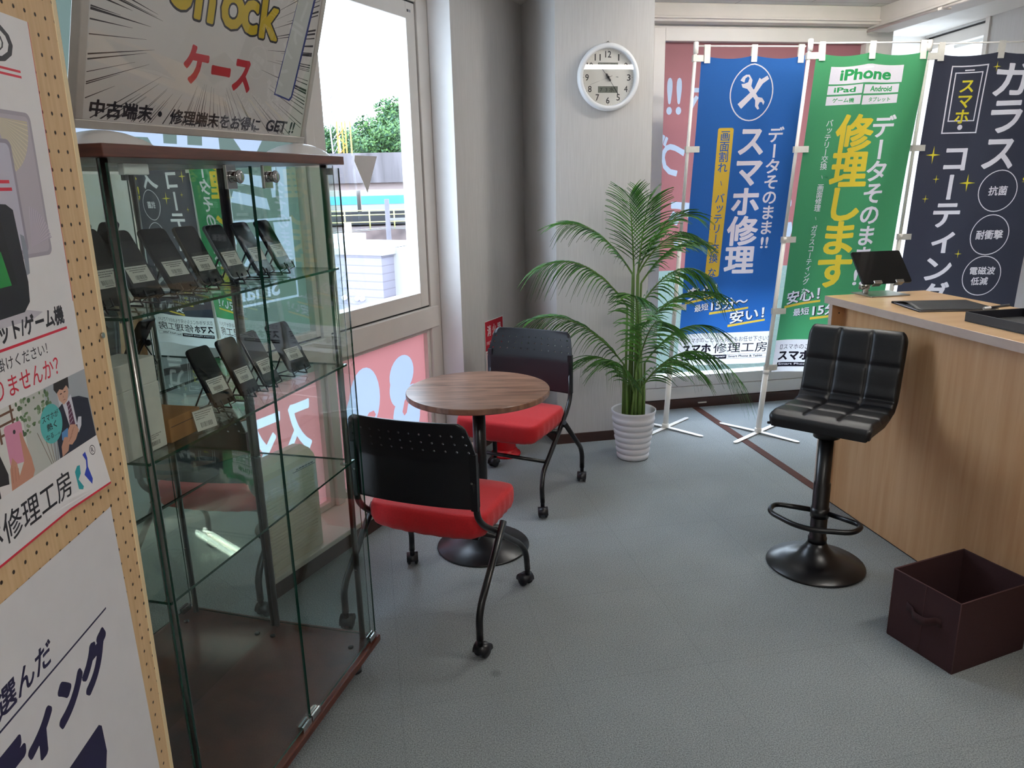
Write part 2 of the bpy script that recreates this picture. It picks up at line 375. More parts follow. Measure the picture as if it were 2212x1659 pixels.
def embolden(loops, off, bb, N=100):
    """Grow a letterform: contour of its signed distance field at +off (marching squares)."""
    m = off * 1.6; st = max(bb[1] - bb[0], bb[3] - bb[2], .3) / N; gx = np.arange(bb[0] - m - st, bb[1] + m + 2 * st, st); gy = np.arange(bb[2] - m - st, bb[3] + m + 2 * st, st)
    X, Y = np.meshgrid(gx, gy); x, y = X.ravel(), Y.ravel(); d2 = np.full(len(x), 1e9)
    for lp in loops:
        pg = np.asarray(lp)
        for a, b in zip(pg, np.roll(pg, -1, 0)):
            e = b - a; L2 = max(e @ e, 1e-12); t = np.clip(((x - a[0]) * e[0] + (y - a[1]) * e[1]) / L2, 0, 1)
            d2 = np.minimum(d2, (x - a[0] - t * e[0]) ** 2 + (y - a[1] - t * e[1]) ** 2)
    F = np.where(inside(loops, x, y), -1, 1) * np.sqrt(d2) - off; F = F.reshape(X.shape); F[np.abs(F) < 1e-7] = 1e-7
    neg = F < 0; P = {}
    def cross(r0, c0, r1, c1):
        k = (min((r0, c0), (r1, c1)), max((r0, c0), (r1, c1)))
        if k not in P: f0, f1 = F[r0, c0], F[r1, c1]; t = f0 / (f0 - f1); P[k] = (gx[c0] + (gx[c1] - gx[c0]) * t, gy[r0] + (gy[r1] - gy[r0]) * t)
        return k
    code = neg[:-1, :-1] * 1 + neg[:-1, 1:] * 2 + neg[1:, 1:] * 4 + neg[1:, :-1] * 8; ed = []
    for r, c in zip(*np.nonzero((code > 0) & (code < 15))):
        cs = [(r, c), (r, c + 1), (r + 1, c + 1), (r + 1, c)]; k = int(code[r, c]); cr = []
        for q in range(4):
            a, b = cs[q], cs[(q + 1) % 4]; na, nb_ = bool(k >> q & 1), bool(k >> ((q + 1) % 4) & 1)
            if na != nb_: cr.append((cross(*a, *b), na))
        if len(cr) == 2: ed.append((cr[0][0], cr[1][0]) if cr[0][1] else (cr[1][0], cr[0][0]))
        else:
            o = cr if cr[0][1] else cr[1:] + cr[:1]; ed += [(o[0][0], o[1][0]), (o[2][0], o[3][0])]
    return [thin([P[k] for k in lp], st * .06) for lp in chain(ed)]
def glyph(s, bold=0.0):
    """Outline loops (even-odd) and bounds of a piece of lettering."""
    k = (s, bold)
    if k not in GL:
        if bold:
            lo, bb = glyph(s); g = embolden(lo, bold, bb, 100 if len(s) == 1 else 60 * len(s)) if lo else []
        else:
            _fc.body = s; bpy.context.view_layer.update()
            dg = bpy.context.evaluated_depsgraph_get(); me = _fo.evaluated_get(dg).to_mesh()
            key = lambda v: (round(v.co.x, 5), round(v.co.y, 5)); es = {}
            for p in me.polygons:
                q = [key(me.vertices[i]) for i in p.vertices]
                if sum(q[t][0] * q[(t + 1) % len(q)][1] - q[(t + 1) % len(q)][0] * q[t][1] for t in range(len(q))) < 0: q = q[::-1]
                for a, b in zip(q, q[1:] + q[:1]):
                    if (b, a) in es: del es[(b, a)]
                    else: es[(a, b)] = 1
            g = chain(list(es)); _fo.evaluated_get(dg).to_mesh_clear()
        pts = [p for lp in g for p in lp] or [(0, 0)]; xs, ys = [p[0] for p in pts], [p[1] for p in pts]
        GL[k] = (g, (min(xs), max(xs), min(ys), max(ys)))
    return GL[k]
SMALL = 'ッャュョっゃゅょィァェォぁぃ'
class Print:
    """Flat graphics gathered in sheet coordinates (u right, v up, layer) and laid on a sheet through a mapping."""
    def __init__(self): self.sh, self.cols = [], []     # shapes: (loops, colour index, layer)
    def ci(self, c):
        if c not in self.cols: self.cols.append(c)
        return self.cols.index(c)
    def shape(self, loops, c, layer=1): self.sh.append((loops, self.ci(c), layer))
    def poly(self, pts, c, layer=1): self.shape([[(p[0], p[1]) for p in pts]], c, layer)
    def rect(self, u0, u1, v0, v1, c, layer=1, r=0.0):
        if r: 
            pts = []
            for cx, cy, a0 in ((u1 - r, v1 - r, 0), (u0 + r, v1 - r, 90), (u0 + r, v0 + r, 180), (u1 - r, v0 + r, 270)):
                pts += [(cx + r * cos(radians(a0 + 18 * k)), cy + r * sin(radians(a0 + 18 * k))) for k in range(6)]
            self.poly(pts, c, layer)
        else: self.poly([(u0, v0), (u1, v0), (u1, v1), (u0, v1)], c, layer)
    def line(self, a, b, w, c, layer=1, w2=None):
        d = Vector((b[0] - a[0], b[1] - a[1])); n = Vector((-d.y, d.x)).normalized(); w2 = w if w2 is None else w2
        self.poly([(a[0] + n.x * w / 2, a[1] + n.y * w / 2), (a[0] - n.x * w / 2, a[1] - n.y * w / 2), (b[0] - n.x * w2 / 2, b[1] - n.y * w2 / 2), (b[0] + n.x * w2 / 2, b[1] + n.y * w2 / 2)], c, layer)
    def ell(self, cu, cv, ru, rv, c, layer=1, n=28): self.poly([(cu + ru * cos(2 * pi * k / n), cv + rv * sin(2 * pi * k / n)) for k in range(n)], c, layer)
    def ring(self, cu, cv, ru, rv, w, c, layer=1, n=36):
        self.shape([[(cu + (ru - w * q) * cos(2 * pi * k / n), cv + (rv - w * q) * sin(2 * pi * k / n)) for k in range(n)] for q in (0, 1)], c, layer)
    def frame(self, u0, u1, v0, v1, w, c, layer=1):
        for q in ((u0, u1, v0, v0 + w), (u0, u1, v1 - w, v1), (u0, u0 + w, v0, v1), (u1 - w, u1, v0, v1)): self.rect(*q, c, layer)
    def stroke(self, pts, w, c, layer=1):
        for a, b in zip(pts, pts[1:]): self.line(a, b, w, c, layer)
    def star(self, cu, cv, ru, rv, c, layer=1):
        self.poly([((cu + (ru if k % 2 == 0 else .13 * ru) * (0 if k in (2, 6) else cos(pi * k / 4) * (1 if k % 2 == 0 else 1.2))), (cv + (rv if k % 2 == 0 else .13 * rv) * (0 if k in (0, 4) else sin(pi * k / 4) * (1 if k % 2 == 0 else 1.2)))) for k in range(8)], c, layer)
    def text(self, s, u, v, h, c, bold=0.0, w=None, rot=0.0, slant=0.0, layer=1, align='l'):
        """Line of text whose capital/kanji body is h high with its lower edge at v; w forces the width."""
        g, bb = glyph(s, bold); y0, y1 = (bb[2], bb[3]); k = h / max(y1 - y0, 1e-6); kx = k if w is None else w / max(bb[1] - bb[0], 1e-6)
        W = (bb[1] - bb[0]) * kx; off = 0 if align == 'l' else (-W / 2 if align == 'c' else -W); cr, sr = cos(rot), sin(rot)
        def T(p):
            x = (p[0] - bb[0]) * kx + off; y = (p[1] - y0) * k; x += slant * y
            return (u + x * cr - y * sr, v + x * sr + y * cr)
        self.shape([[T(p) for p in lp] for lp in g], c, layer)
    def vert(self, s, u, v, pitch, size, c, bold=0.0, layer=1, drift=0.0, wx=1.0):
        """Vertical Japanese setting: glyph cells centred on u, first cell's top at v."""
        y = v
        for ch in s:
            if ch == ' ': y -= pitch * .5; continue
            g, bb = glyph('!!' if ch == '‼' else ch, bold); EM = glyph('国')[1]; em = EM[3] - EM[2]; ec = (EM[2] + EM[3]) / 2; ex = (EM[0] + EM[1]) / 2
            k = size / em; cx, cy = u + drift * (v - y), y - pitch / 2; mx, my = (bb[0] + bb[1]) / 2, (bb[2] + bb[3]) / 2
            def T(p):
                if ch == '‼': X, Y = (p[0] - mx) * k * 1.25, (p[1] - my) * k
                elif ch == 'ー': X, Y = (p[1] - my) * k, -(p[0] - mx) * k
                elif ch == '/': X, Y = (p[0] - mx) * -k * .7, (p[1] - my) * k * .6
                else: X, Y = (p[0] - ex) * k, (p[1] - ec) * k
                if ch in SMALL: X += size * .1; Y += size * .1
                return (cx + X * wx, cy + Y)
            self.shape([[T(p) for p in lp] for lp in g], c, layer); y -= pitch
    def lay(self, name, mapping, mats, parent=None, maxlen=0.0, thick=0.0):
        """Cut every printed shape into the one sheet (no stacked layers), then map the sheet into place."""
        from mathutils.geometry import delaunay_2d_cdt
        S = 100.0; pv, ed = [], []
        for loops, _, _ in self.sh:
            for lp in loops:
                o = len(pv); pv += [Vector((p[0] * S, p[1] * S)) for p in lp]; ed += [(o + k, o + (k + 1) % len(lp)) for k in range(len(lp))]
        ov, _, of, _, _, _ = delaunay_2d_cdt(pv, ed, [], 0, 1e-4)
        tri = [list(f) for f in of if len(f) == 3]
        pts = np.array([(p[0] / S, p[1] / S) for p in ov]); cen = pts[np.array(tri)].mean(axis=1); top = np.full(len(tri), -1)
        for loops, m, _ in sorted(self.sh, key=lambda q: q[2]):
            al = [p for lp in loops for p in lp]
            if not al: continue
            al = np.array(al); lo, hi = al.min(0), al.max(0)
            c = np.nonzero((cen[:, 0] > lo[0]) & (cen[:, 0] < hi[0]) & (cen[:, 1] > lo[1]) & (cen[:, 1] < hi[1]))[0]
            if len(c): top[c[inside(loops, cen[c, 0], cen[c, 1])]] = m
        fs = [t for t, m in zip(tri, top) if m >= 0]; ms = [int(m) for m in top if m >= 0]
        me = bpy.data.meshes.new(name); me.from_pydata([(p[0] / S, p[1] / S, 0) for p in ov], [], fs)
        bm = bmesh.new(); bm.from_mesh(me); bm.faces.ensure_lookup_table()
        for i, f in enumerate(bm.faces): f.material_index = ms[i]
        bmesh.ops.delete(bm, geom=[v for v in bm.verts if not v.link_faces], context='VERTS')
        if maxlen:
            for _ in range(6):
                es = [e for e in bm.edges if e.calc_length() > maxlen]
                if not es: break
                bmesh.ops.subdivide_edges(bm, edges=es, cuts=1); bmesh.ops.triangulate(bm, faces=[f for f in bm.faces if len(f.verts) > 3])
        for vv in bm.verts: vv.co = mapping(vv.co.x, vv.co.y)
        for f in bm.faces: f.smooth = bool(maxlen)
        bm.to_mesh(me); bm.free()
        for c in self.cols: me.materials.append(mats(c))
        o = bpy.data.objects.new(name, me); COL.objects.link(o)
        if parent: o.parent = parent
        if thick: md = o.modifiers.new('thick', 'SOLIDIFY'); md.thickness = thick; md.offset = 0
        return o
def ink(c):   # printed colour on paper or board
    return M_[c] if c in M_ else mat('print_' + c.strip('#'), c, .5, noise=(30, .02))
def cloth(c): return mat('cloth_' + c.strip('#'), c, .75, noise=(350, .05), trans=.62, spec=.2)
def film(c): return mat('film_' + c.strip('#'), c, .5, noise=(3, .03), trans=.6, spec=.3)
# ================================================================== the setting
CEIL = 2.56
ROOM = [fB((-3.6, -2.35, 0)), fB((5.0, -2.35, 0)), fA((1.6, -5.45, 0)), fA((4.5, -5.45, 0)), fA((4.0, 1.62, 0)), fA((-3.9, 1.62, 0))]
def slab(name, z0, z1, m):
    b = MB(); b.prism([(p.x, p.y) for p in ROOM], z0, z1); return struct(b.build(name, m))
slab('floor', -.15, 0, 'carpet'); slab('ceiling', CEIL, CEIL + .15, 'ceiling')

# left window wall: solid stretches, header above the windows, upstand below the sill
b = MB(fB)
b.box(3.575, 5.0, -2.35, -2.05, 0, CEIL); b.box(-3.6, .86, -2.35, -2.05, 0, CEIL)
b.box(.86, 3.575, -2.35, -2.05, 2.48, CEIL); b.box(.86, 3.575, -2.35, -2.0, 0, .07)
struct(b.build('wall_left', 'wallpaper'))
b = MB(fB); b.box(3.572, 3.5765, -2.18, -2.0505, .095, 2.478)
b.box(.86, 3.5755, -2.2, -2.05, 2.466, 2.479); struct(b.build('trim_1', 'reveal'))           # white lining of the window reveal
b = MB(fB); b.box(.86, 3.60, -2.3, -1.975, .0705, .094); struct(b.build('trim_2', 'sill', bevel=.004))  # low laminate window sill
b = MB(fB); b.box(.6, 3.62, -2.0, -1.988, 0, .0695); b.box(3.6, 4.35, -2.05, -2.04, 0, .06); struct(b.build('baseboard_left', 'base_brown'))

def window_unit(name, fr, rects, panes, gaskets, d0, d1, gd):
    """rects/panes/gaskets in (along, height); one frame object parenting its panes."""
    b = MB(fr)
    for s0, s1, z0, z1, a, c in rects: b.box(s0, s1, a, c, z0, z1, 0)
    for s0, s1, z0, z1, a, c in gaskets: b.box(s0, s1, a, c, z0, z1, 1)
    w = struct(b.build(name, ['frame', 'gasket'], bevel=.003))
    for s0, s1, z0, z1 in panes:
        g = MB(fr); g.box(s0, s1, gd - .003, gd + .003, z0, z1); g.build('pane', 'wglass', w)
    return w
def rect_frame(s0, s1, z0, z1, w, a, c): return [(s0, s0 + w, z0, z1, a, c), (s1 - w, s1, z0, z1, a, c), (s0 + w, s1 - w, z0, z0 + w, a, c), (s0 + w, s1 - w, z1 - w, z1, a, c)]
# clear opening window over a red-filmed lower light
f1 = [(3.475, 3.575, .095, 2.466, -2.27, -2.185), (2.57, 2.622, .095, 2.466, -2.27, -2.18), (2.62, 3.475, 2.42, 2.466, -2.27, -2.19)]
f1 += rect_frame(2.628, 3.468, .908, 2.412, .078, -2.265, -2.193)
f1 += [(2.622, 3.53, .785, .9, -2.27, -2.17)]
f1 += rect_frame(2.622, 3.475, .095, .79, .03, -2.265, -2.20)
g1 = [(2.622, 3.476, .899, .909, -2.26, -2.197), (3.467, 3.476, .899, 2.421, -2.26, -2.197), (2.622, 3.476, 2.411, 2.421, -2.26, -2.197)]
window_unit('window_1', fB, f1, [(2.70, 3.395, .98, 2.34), (2.65, 3.447, .12, .765)], g1, 0, 0, -2.235)
f2 = [(1.33, 1.402, .095, 2.466, -2.27, -2.18), (1.402, 2.57, 2.42, 2.466, -2.27, -2.19), (1.402, 2.57, .785, .9, -2.27, -2.17)]
f2 += rect_frame(1.405, 2.567, .908, 2.412, .03, -2.265, -2.193) + rect_frame(1.402, 2.57, .095, .79, .03, -2.265, -2.20)
window_unit('window_2', fB, f2, [(1.43, 2.54, .93, 2.39), (1.43, 2.54, .12, .765)], [(1.402, 2.57, .899, .909, -2.26, -2.197)], 0, 0, -2.235)
f3 = rect_frame(.86, 1.33, .095, 2.466, .05, -2.27, -2.19); window_unit('window_3', fB, f3, [(.9, 1.29, .14, 2.42)], [], 0, 0, -2.235)

# column with the clock, then the recessed back window
conc = fB((4.42, -2.05, 0))
b = MB(); b.prism([(p.x, p.y) for p in (conc, fA((1.045, -4.2, 0)), fA((1.6, -4.2, 0)), fA((1.63, -4.95, 0)), fB((5.0, -2.35, 0)))][::-1], 0, CEIL)
struct(b.build('wall_corner', 'wallpaper'))
b = MB(); c0, c1, c2 = conc, fA((1.045, -4.2, 0)), fA((1.6, -4.2, 0)); c3 = fA((1.62, -4.7, 0))
b.prism([(p.x, p.y) for p in (c0, c1, c2, c3, c3 + A_S * .008, c2 + A_S * .008 + A_N * .008, c1 + A_N * .008 - A_S * .008, c0 - A_S * .008)], 0, .06); struct(b.build('baseboard_corner', 'base_brown'))
b = MB(fA)
b.box(1.62, 3.44, -4.95, -4.70, 0, .062, 1); b.box(1.62, 3.44, -4.95, -4.735, .062, .15, 0); b.box(1.62, 3.44, -4.95, -4.735, 2.44, CEIL, 0)
b.box(3.32, 3.44, -5.25, -4.735, .062, 2.44, 0); b.box(3.40, 4.3, -5.4, -5.22, 0, CEIL, 0); b.box(1.62, 1.80, -4.95, -4.735, .15, 2.44, 0)
b.box(2.18, 2.24, -4.7, -4.69, .03, .037, 2)
struct(b.build('wall_back', ['frame', 'base_brown', 'sill']))
fb = rect_frame(1.80, 3.32, .15, 2.44, .075, -4.83, -4.725) + [(1.80, 3.32, .065, .148, -4.80, -4.715)]
window_unit('window_4', fA, fb, [(1.87, 3.25, .22, 2.37)], [], 0, 0, -4.79)
# soffit with a lip along both window walls
b = MB(fA); b.box(1.605, 3.44, -4.72, -4.63, 2.457, CEIL); b.box(1.605, 3.34, -4.63, -4.615, 2.472, 2.487)
fS = local((2.50, 5.27, 0), 171)      # beam before the right window: x runs towards the window... y towards the viewer
b.box(-.0, .15, -.15, 6.6, 2.43, CEIL, xf=fS); b.box(.15, .165, -.02, 6.6, 2.445, 2.46, xf=fS)
struct(b.build('trim_4', 'lip', bevel=.004))
b = MB(fS); b.tube([(.19, .05, 2.425), (.19, 4.5, 2.425)], .008)
for k in range(4): b.box(.14, .20, .7 + k * .8, .73 + k * .8, 2.415, 2.43)
tag(b.build('conduit', 'lip'), 'thin painted conduit running under the right-hand soffit', 'pipe')
# right window wall, set back behind the beam, under an outside canopy
fW = local((3.04, 5.93, 0), 176)      # x into the wall is negative (towards outside), y towards the viewer
def fWw(p): return fW((-p[1], p[0], p[2]))    # (along, outwards, height)
b = MB(fWw)
b.box(.76, 7.8, 0, .2, 0, CEIL); b.box(-.25, 0, 0, .2, 0, CEIL); b.box(0, .76, 0, .2, 2.488, CEIL); b.box(0, .76, 0, .2, 0, .45)
struct(b.build('wall_right', 'wallpaper'))
b = MB(fWw); b.box(.72, .76, -.012, .0, 0, CEIL); b.box(-.05, 7.0, -.42, -.001, 2.497, 2.559); struct(b.build('trim_5', 'frame'))
b = MB(fWw); b.box(-.6, 4, .25, 1.5, 2.42, 2.58); struct(b.build('canopy_outside', 'frame'))
window_unit('window_5', fWw, [(0, .055, .45, 2.484, .04, .1), (.685, .74, .45, 2.484, .04, .1), (.055, .685, 2.405, 2.484, .04, .1), (.055, .685, .45, .53, .04, .1)], [(.05, .69, .525, 2.41)], [(0, .74, 2.478, 2.487, .03, .045)], 0, 0, .07)
b = MB(fWw); b.box(.76, 7.2, -.012, -.001, 0, .06); struct(b.build('baseboard_right', 'base_brown'))
b = MB(fA); b.box(-3.9, 4.0, 1.5, 1.62, 0, CEIL); struct(b.build('wall_near', 'wallpaper'))

# cable cover strip on the carpet
b = MB(fA); b.prism([(2.135, -4.69), (2.185, -4.69), (2.185, -3.2), (2.135, -3.2)], .0004, .003)
tag(b.build('cable_cover', mat('cover_brown', '#4f2e25', .85, spec=.15, noise=(20, .12)), bevel=.001), 'brown cable cover strip taped across the carpet behind the counter', 'cable cover')

# twin-tube ceiling lamps (above and behind the camera's frame; seen in reflections, except the added last one)
tube_m = mat('lit_tube', '#fff3dc', .4, emit=((1.0, .98, .94, 1), TUBE_STRENGTH))
def ceiling_lamp(s, n, label):
    t = thing('ceiling_lamp', label, 'lamp', fA((s, n, CEIL)), 79.6 - 90, 'twin-tube ceiling lamps')
    b = MB(); b.prism([(-.62, -.055), (.62, -.055), (.62, .055), (-.62, .055)], -.012, -.001); b.build('housing', 'white', t)
    for y in (-.03, .03): b = MB(); b.tube([(-.58, y, -.027), (.58, y, -.027)], .0145, 12); b.build('tube', tube_m, t)
ceiling_lamp(2.42, -3.64, 'twin-tube ceiling lamp nearest the flag banners')
ceiling_lamp(2.3, -1.34, 'twin-tube ceiling lamp over the near end of the counter')
ceiling_lamp(.1, .55, 'added twin-tube fill lamp behind the viewer, brightening the pegboard posters')  # fill light added to lift the posters; no fixture is seen here

t = thing('ceiling_camera', 'small dark dome fixture on the ceiling beside the clock column', 'camera', fA((1.14, -4.05, CEIL)), 0)
b = MB(); b.lathe([(.05, 0), (.055, -.012), (.05, -.02)], 24); b.build('mount', 'black', t)
b = MB(); b.lathe([(.047, -.02), (.045, -.045), (.03, -.068), (.0001, -.078)], 24); b.build('dome', 'screen', t)

# films on the glass: printed to be read from the street, so mirrored in here
def wfilm(name, rect, shapes, label, fr, depth, base, mirrored_from):
    P = Print(); P.rect(*rect, base, 0); shapes(P)
    o = P.lay(name, lambda u, v: fr((mirrored_from - u, depth, v)), film); return tag(o, label, 'window film')
GL_ = '#7a7f88'
def green_shapes(P):   # u runs leftwards from s = 2.54; strokes of the mirrored characters
    Z = lambda *pts: [(2.54 - s, z) for s, z in pts]
    P.poly(Z((1.832, 1.724), (1.86, 1.677), (2.10, 1.672), (2.135, 1.90), (2.085, 1.90), (2.06, 1.70), (1.995, 1.701), (2.02, 1.90), (1.975, 1.90), (1.95, 1.702), (1.895, 1.703), (1.91, 1.90), (1.85, 1.90)), GL_, 1)
    P.rect(.70, 1.02, 1.72, 1.745, GL_, 1); P.rect(.40, .44, 1.66, 1.95, GL_, 1); P.rect(.75, .79, 1.745, 1.95, GL_, 1)
    P.poly(Z((2.188, 1.76), (2.15, 1.85), (2.20, 1.85), (2.30, 1.73), (2.40, 1.85), (2.46, 1.85), (2.31, 1.665), (2.265, 1.665)), GL_, 1)
    P.poly(Z((2.235, 1.665), (2.39, 1.655), (2.385, 1.625), (2.228, 1.632)), GL_, 1)
    P.poly(Z((2.224, 1.605), (2.377, 1.590), (2.362, 1.545), (2.205, 1.570)), GL_, 1); P.poly(Z((2.182, 1.540), (2.354, 1.508), (2.366, 1.462), (2.160, 1.500)), GL_, 1)
    P.poly(Z((2.372, 1.66), (2.425, 1.66), (2.405, 1.51), (2.385, 1.51)), GL_, 1); P.poly(Z((2.425, 1.66), (2.484, 1.66), (2.474, 1.43), (2.425, 1.43)), GL_, 1)
    P.frame(.055, .98, 1.095, 1.43, .010, GL_, 1); P.poly(Z((2.375, 1.414), (2.484, 1.412), (2.478, 1.255), (2.40, 1.25)), GL_, 2); P.text('Smart Phone', .165, 1.118, .085, GL_, .02)
    P.text('スマホ', .22, 1.245, .13, GL_, .02)
wfilm('window_film', (.0, 1.10, .93, 2.39), green_shapes, 'grey-green window film with mirrored white lettering behind the glass showcase', fB, -2.226, '#464e47', 2.54)
def red_shapes(P):
    P.text('スマホ', .065, .405, .26, '#a0a5b0', .03, w=.58, slant=-.12)
wfilm('window_film', (.0, 1.11, .12, .765), red_shapes, 'red lower window film with mirrored white lettering behind the showcase', fB, -2.226, '#8a5756', 2.54)
def Bpx(pts): return [(3.447 - s, z) for s, z in pts]
def blob(P, cx, cy, rx, ry, rot, notch=None):
    n = 26; P.poly([(3.447 - cx + rx * cos(2 * pi * k / n) * cos(rot) - ry * sin(2 * pi * k / n) * sin(rot), cy + rx * cos(2 * pi * k / n) * sin(rot) + ry * sin(2 * pi * k / n) * cos(rot)) for k in range(n)], '#7c8392', 1)
def round_shapes(P):
    blob(P, 2.885, .52, .125, .165, .1); blob(P, 2.80, .40, .10, .20, .2)
    P.poly([(3.447 - s, z) for s, z in ((2.83, .385), (2.87, .42), (2.91, .45), (2.95, .45), (2.965, .425), (2.94, .40), (2.89, .375), (2.86, .34), (2.83, .34))], '#8a5756', 2)
    blob(P, 3.215, .575, .115, .10, -.3); blob(P, 3.17, .50, .075, .09, 0)
    blob(P, 3.24, .335, .13, .14, 0); blob(P, 3.30, .40, .10, .10, 0)
    P.poly([(3.447 - s, z) for s, z in ((3.20, .37), (3.225, .425), (3.275, .455), (3.29, .43), (3.255, .395), (3.24, .355), (3.215, .345))], '#8a5756', 2)
wfilm('window_film', (.0, .797, .12, .765), round_shapes, 'red lower window film with rounded white shapes below the clear window', fB, -2.226, '#8a5756', 3.447)
def pink_shapes(P):
    # three mirrored rows of which the slits between the banners show the ends
    P.text('スマホ', .56, 1.94, .20, '#979da7', .02, w=.62); P.text('!!', 1.235, 1.94, .22, '#979da7', .02, w=.10)
    P.text('修理な', .42, 1.56, .26, '#979da7', .02, w=.72); P.text('づ', 1.2, 1.56, .26, '#979da7', .02, w=.17)
    P.text('ここで', .40, 1.10, .30, '#979da7', .02, w=.9)
wfilm('window_film', (.0, 1.38, .95, 2.37), pink_shapes, 'pink window film with mirrored white lettering behind the blue and green banners', fA, -4.78, '#8a5756', 3.25)
# ================================================================== glass showcase with mirrored back
def pane(b, x0, x1, y0, y1, z0, z1):
    """Thin glass slab: broad faces glass (0), rim green (1)."""
    v = [(x0, y0, z0), (x1, y0, z0), (x1, y1, z0), (x0, y1, z0), (x0, y0, z1), (x1, y0, z1), (x1, y1, z1), (x0, y1, z1)]
    F = [(0, 3, 2, 1), (4, 5, 6, 7), (0, 1, 5, 4), (1, 2, 6, 5), (2, 3, 7, 6), (3, 0, 4, 7)]
    d = [x1 - x0, y1 - y0, z1 - z0]; thin = d.index(min(d)); pair = {0: (3, 5), 1: (2, 4), 2: (0, 1)}[thin]
    for i, f in enumerate(F): b.add([v[k] for k in f], [(0, 1, 2, 3)], 0 if i in pair else 1)
CASE = thing('display_case', 'tall glass display case with cherry boards holding the phones', 'display case', C_O, -75)
b = MB(); b.box(-.872, .022, -.018, .392, .078, .100); b.build('base_board', 'cherry', CASE, bevel=.003)
b = MB(); b.box(-.872, .022, -.018, .392, 1.607, 1.630); b.build('top_board', 'cherry', CASE, bevel=.002)
for x, y in ((-.80, .04), (-.055, .045), (-.80, .34), (-.055, .34)):
    b = MB(); b.lathe([(.022, 0), (.022, .012)], 20, (x, y, .0005), 1); b.lathe([(.019, .012), (.019, .0775)], 20, (x, y, 0), 0); b.build('foot', ['steel', 'black'], CASE)
for x, y in ((-.832, .022), (-.006, .034), (-.832, .352), (-.008, .352)):
    b = MB(); b.tube([(x, y, .1005), (x, y, 1.6065)], .0095, 12)
    for k in range(3): b.box(x - .013, x + .013, y - .003, y + .003, .35 + k * .3, .352 + k * .3)
    b.build('post', 'steel', CASE)
b = MB(lambda p: Vector((p[0] + .013 * (p[1] - .3685), p[1] - .0157 * (p[0] + .42), p[2]))); b.box(-.848, .004, .3655, .371, .101, 1.606); b.build('mirror_back', 'mirror', CASE)   # hangs very slightly askew
b = MB(); pane(b, .006, .011, .012, .363, .101, 1.606); b.build('side_pane', ['pglass', 'gedge'], CASE)
b = MB(); pane(b, -.853, -.848, .012, .363, .101, 1.606); b.build('side_pane', ['pglass', 'gedge'], CASE)
for i, (x0, x1, lx) in enumerate(((-.850, -.419, -.505), (-.414, .014, -.362))):
    b = MB(); pane(b, x0, x1, -.005, 0, .108, 1.598); d = b.build('glass_door', ['pglass', 'gedge'], CASE)
    b = MB(); b.box(lx - .018, lx + .018, -.013, -.0055, 1.548, 1.6); b.tube([(lx, -.0135, 1.574), (lx, -.030, 1.574)], [.013, .011], 16); b.lathe([(.014, 0), (.0145, .004), (.010, .008), (.0001, .008)], 16, xf=lambda p, lx=lx: Vector((lx, -.030 - p[2], 1.574 + p[1] + p[0] * 0)) + Vector((p[0], 0, 0)))
    b.build('lock', 'chrome', d, bevel=.001)
    for hx in ((x0 + .03, x1 - .025) if i == 0 else (x0 + .02, x1 - .03)):
        b = MB(); b.box(hx - .022, hx + .022, -.012, -.0055, .101, .122); b.box(hx - .022, hx + .022, .0005, .006, .101, .122); b.build('hinge_clip', 'chrome', d, bevel=.001)
b = MB(); b.box(-.80, -.735, .006, .02, 1.578, 1.598); b.build('magnet_catch', 'white', CASE, bevel=.002)
b = MB(); b.box(-.02, .0, .006, .02, 1.58, 1.598); b.build('magnet_catch', 'black', CASE, bevel=.002)
SH = (1.318, 1.030, .724)
for z in SH:
    b = MB(); pane(b, -.842, .002, .014, .362, z - .003, z + .003); sh = b.build('shelf', ['pglass', 'gedge'], CASE)
    for x, y in ((-.825, .03), (-.02, .04), (-.825, .345), (-.02, .345)):
        b = MB(); b.lathe([(.0001, -.009), (.012, -.008), (.012, -.0035)], 12, (x, y, z)); b.build('shelf_pin', 'chrome', sh)
for x in (-.70, -.075, -.075, -.70):
    pass
for x, y in ((-.07, .045), (-.07, .33)):
    b = MB(); b.lathe([(.009, .1003), (.009, .104), (.006, .1055), (.0001, .1055)], 14, (x, y, 0)); b.build('board_plug', 'black', CASE)

